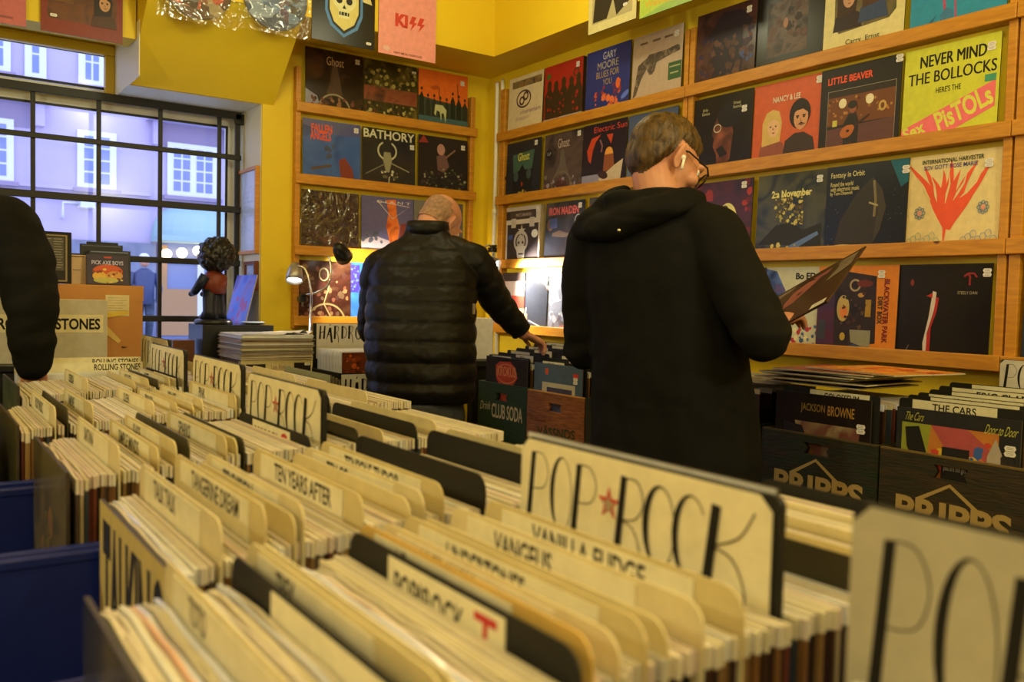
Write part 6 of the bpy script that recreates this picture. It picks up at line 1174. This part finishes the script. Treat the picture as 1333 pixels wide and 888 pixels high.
# the open cover he holds: two leaves of card
TR, BR_ = px(1127, 320, 2.45), px(1069, 403, 2.225); e2 = (px(1000, 399, 2.68)-TR).normalized(); e1 = (BR_-TR).normalized(); e2 = (e2-e1*e2.dot(e1)).normalized(); nn = e1.cross(e2)
if nn.z < 0: nn = -nn
L2, L1 = .385, .315
b = B(); f0 = [TR, TR+e1*L1, TR+e1*L1+e2*L2, TR+e2*L2]
for side in (0,): b.prism([(0, 0), (L1, 0), (L1, L2), (0, L2)], lambda u, v, w: TR+e1*u+e2*v-nn*w, '#3a2418/.3', .004)
f = Face(b, TR+e2*L2, -e2*L2, e1*L1, nn); f.draw([('r', 0, 0, 1, 1, '#2e1c12/.25'), ('p', [(.04, .06), (.36, .05), (.34, .1), (.2, .2), (.05, .16)], '#6a5238'), ('l', [(.1, .1), (.32, .07)], .012, '#a08a68'), ('p', [(.40, .22), (.52, .14), (.66, .2), (.6, .34), (.5, .52), (.42, .55), (.38, .42)], '#8a4a38'), ('e', .50, .34, .03, .03, '#3a1c14'), ('p', [(.56, .12), (.74, .1), (.72, .2), (.62, .2)], '#7a4038'), ('p', [(.80, .06), (.96, .05), (.97, .3), (.9, .36), (.78, .42), (.82, .2)], '#6a5a44'), ('s', .8, .08, .95, .34, 18, .03, 171, ['#7a6a50', '#5a4c3a'])])
b.recalc = False; o = b.build('record'); tag(o, 'open dark brown record cover with a portrait, tilted in the standing man\'s hand', 'record')
s = B(); f = Face(s, TR+e1*(L1*.90)+e2*.012+nn*.0012, e2*.05, e1*.026, nn); f.draw([('r', 0, 0, 1, 1, 'sticker'), ('l', [(.15, .35), (.8, .35)], .08, '#8a8078'), ('l', [(.15, .65), (.7, .65)], .08, '#8a8078')]); s.build('price_sticker', o)

# ---- the bald man in the quilted jacket, leaning over the corner bins
def man_quilted():
    az = math.radians(40); Rb = frame(az); R_, F_ = Rb @ Vector((1, 0, 0)), Rb @ Vector((0, 1, 0))
    hip = px(548, 535, 3.42); neck = px(558, 308, 3.60); hc = px(575, 288, 3.69); Hm = frame(math.radians(72), math.radians(42), math.radians(-6))
    shR, shL = px(618, 342, 3.56), px(494, 352, 3.60); elR, elL = px(648, 395, 3.66), px(484, 430, 3.62); wrR, wrL = px(681, 434, 3.74), px(520, 452, 3.76)
    b = B(); head_parts(b, hc, Hm, .98)
    limb(b, [(hc + Hm @ Vector((0, -.035, -.04)), .06), (neck, .062), (px(553, 345, 3.57), .055)])
    limb(b, [(px(553, 345, 3.57), .06), (px(550, 400, 3.51), .09), (px(548, 470, 3.45), .10), (hip, .11)])
    for a, e_, w in ((shR, elR, wrR), (shL, elL, wrL)): limb(b, [(px(553, 345, 3.57), .05), (a, .045), (e_, .038), (w, .028)])
    hand(b, wrR, px(702, 444, 3.78)-wrR, Vector((0, 0, 1)), 1.0, .7, 1); hand(b, wrL, px(545, 465, 3.80)-wrL, Vector((0, 0, 1)), 1.0, .6, -1)
    lg = legs(b, hip, az, .075)
    body = bpy.data.objects.new('person', remesh(b, 'person', .0045, 4, 'skin')); C.objects.link(body)
    tag(body, 'balding man in a black quilted jacket leaning over the corner bins', 'person')
    def mask(p):
        if p.y > .03 or p.z > .055 - .3*max(0, p.y) or (p.z > .03 and p.y > -.05): return 0
        if abs(p.x) > .062 and -.03 < p.y < .028 and p.z < .022: return 0
        lim = -.06 if p.y < -.03 else -.005
        return 1 if p.z > lim else 0
    hair_shell(body.data, hc, Hm, mask, .0035, 'hair_grey', body, .002, k=.98)
    for s in (-1, 1):
        e = B(); e.ball(hc + Hm @ Vector((s*.031, .080, .005)), .011, '#d8d0c4', 8); e.ball(hc + Hm @ Vector((s*.031, .0895, .004)), .005, '#2a1a10', 6); e.build('eye', body)
    def sec(x, y, d, hw, hd, sq=2.3): return (px(x, y, d), R_, F_, hw, hd, sq)
    S = [sec(550, 522, 3.43, .205, .150), sec(549, 505, 3.43, .215, .160), sec(547, 450, 3.45, .222, .160), sec(548, 400, 3.50, .224, .152), sec(553, 350, 3.56, .218, .140), sec(556, 325, 3.59, .170, .110), sec(557, 308, 3.61, .100, .082), sec(555, 295, 3.63, .080, .076)]
    LS = lerp_secs(S, .006); out = []; tot = 0
    for i, s in enumerate(LS):
        if i: tot += (s[0]-LS[i-1][0]).length
        k = abs(math.sin(PI*tot/.078))**.6; lim = max(0.0, min(1.0, (.66-tot)/.06))
        out.append((s[0], s[1], s[2], s[3]-.010*(1-k)*lim, s[4]-.013*(1-k)*lim, s[5]))
    j = B(); j.loft(rings_along(out, 56), 'skin')
    def sleeve(P):
        pts = [Vector(p) for p, r in P]; rad = [r for p, r in P]; path = []; rr_ = []
        d = 0
        for (p, r), (q, s) in zip(P, P[1:]):
            L = (q-p).length; n = max(2, int(L/.006))
            for i in range(n):
                t = i/n; path.append(p.lerp(q, t)); rr_.append((r+(s-r)*t) - .007*min(1, (d+L*t)/.15)*(1-abs(math.sin(PI*(d+L*t)/.07))**.6)); 
            d += L
        # ease the bend so rings do not fold over
        for _ in range(14): path = [path[0]]+[(path[i-1]+path[i]*2+path[i+1])/4 for i in range(1, len(path)-1)]+[path[-1]]
        j.tube(path, rr_, 'skin', 24)
    sleeve([(px(582, 327, 3.59), .072), (shR, .080), (elR, .066), (wrR.lerp(elR, .04), .048)])
    sleeve([(px(528, 332, 3.60), .072), (shL, .080), (elL, .064), (wrL.lerp(elL, .06), .048)])
    b2 = j
    jm = remesh(j, 'jacket', .0058, 1, 'black_nylon'); displace(jm, lambda p, n: .004*noise.noise(p*14)+.0022*noise.noise(p*38)); jk = bpy.data.objects.new('jacket', jm); C.objects.link(jk); jk.parent = body
    cl = B(); ring = []
    cc = px(556, 306, 3.61)
    cl.loft(rings_along([(cc, R_, F_, .088, .082, 2.2), (cc+Vector((0, 0, .03))+F_*.01, R_, F_, .090, .084, 2.2), (cc+Vector((0, 0, .055))+F_*.02, R_, F_, .085, .082, 2.2), (cc+Vector((0, 0, .055))+F_*.02, R_, F_, .078, .074, 2.2), (cc+Vector((0, 0, .0))+F_*.01, R_, F_, .076, .070, 2.2)], 32), 'black_nylon'); cl.build('collar', jk)
    z = B(); z.box((-.005, -.003, -.02), (.005, .003, .02), 'grey_metal'); zo = z.build('zip_pull', jk); zo.location = px(617, 402, 3.36)
    trousers(body, lg, hip, az, 'denim'); shoes(body, lg, az)
    return body
man_quilted()
# ---- the man at the left edge: dark sleeve hanging into view
def man_left():
    az = math.radians(25); hip = Vector((-.05, 2.67, .93)); neck = Vector((-.01, 2.62, 1.52)); hc = Vector((.0, 2.66, 1.68)); Hm = frame(az, .4)
    shR, elR, wrR = px(8, 292, 2.16), px(44, 400, 2.14), px(42, 474, 2.17); shL = Vector((-.24, 2.70, 1.42)); elL = Vector((-.31, 2.78, 1.13)); wrL = Vector((-.22, 2.95, 1.02))
    b = B(); head_parts(b, hc, Hm); limb(b, [(hc + Hm @ Vector((0, -.03, -.04)), .058), (neck, .064), (Vector((-.02, 2.62, 1.40)), .09)])
    limb(b, [(Vector((-.02, 2.62, 1.40)), .11), (Vector((-.04, 2.65, 1.2)), .125), (hip, .13)])
    for a, e_, w in ((shR, elR, wrR), (shL, elL, wrL)): limb(b, [(Vector((-.02, 2.62, 1.40)), .07), (a, .055), (e_, .042), (w, .028)])
    hand(b, wrR, px(46, 500, 2.20)-wrR, Rv := Vector((1, 0, .2)), .9, .9, 1); hand(b, wrL, Vector((.3, .8, -.3)), Vector((0, 0, 1)), 1, .6, -1)
    lg = legs(b, hip, az); body = bpy.data.objects.new('person', remesh(b, 'person', .006, 4, 'skin')); C.objects.link(body)
    tag(body, 'person in a plain black coat at the left edge of the photo, arm hanging down', 'person')
    hair_shell(body.data, hc, Hm, lambda p: 1 if (p.z > .03 and p.y < .05) or (p.y < -.03 and p.z > -.05) else 0, .01, 'hair_brown', body)
    X, Y = Vector((math.cos(az), -math.sin(az), 0)), Vector((math.sin(az), math.cos(az), 0))
    S = [(Vector((-.05, 2.67, .80)), X, Y, .20, .15, 2.3), (Vector((-.05, 2.67, .95)), X, Y, .20, .15, 2.3), (Vector((-.04, 2.65, 1.2)), X, Y, .19, .14, 2.3), (Vector((-.02, 2.63, 1.38)), X, Y, .20, .13, 2.3), (Vector((-.02, 2.62, 1.47)), X, Y, .14, .10, 2.2), (Vector((-.01, 2.62, 1.53)), X, Y, .08, .08, 2.2)]
    j = B(); j.loft(rings_along(lerp_secs(S, .03)), 'skin')
    limb(j, [(Vector((.05, 2.60, 1.42)), .09), (shR, .078), (px(30, 345, 2.15), .072), (elR, .063), (px(40, 440, 2.15), .058), (wrR, .045)], 20); limb(j, [(Vector((-.10, 2.65, 1.42)), .09), (shL, .08), (elL, .066), (wrL, .05)], 20)
    jm = remesh(j, 'jacket', .009, 5, 'black_cloth'); displace(jm, lambda p, n: .009*noise.noise(Vector((p.x*10, p.y*10, p.z*7)))+.004*noise.noise(p*24)+.010*math.exp(-((p-elR).length/.14)**2)*noise.noise(Vector((p.x*14, p.y*14, p.z*34)))); jk = bpy.data.objects.new('jacket', jm); C.objects.link(jk); jk.parent = body
    trousers(body, lg, hip, az, 'trouser_dark'); shoes(body, lg, az)
man_left()
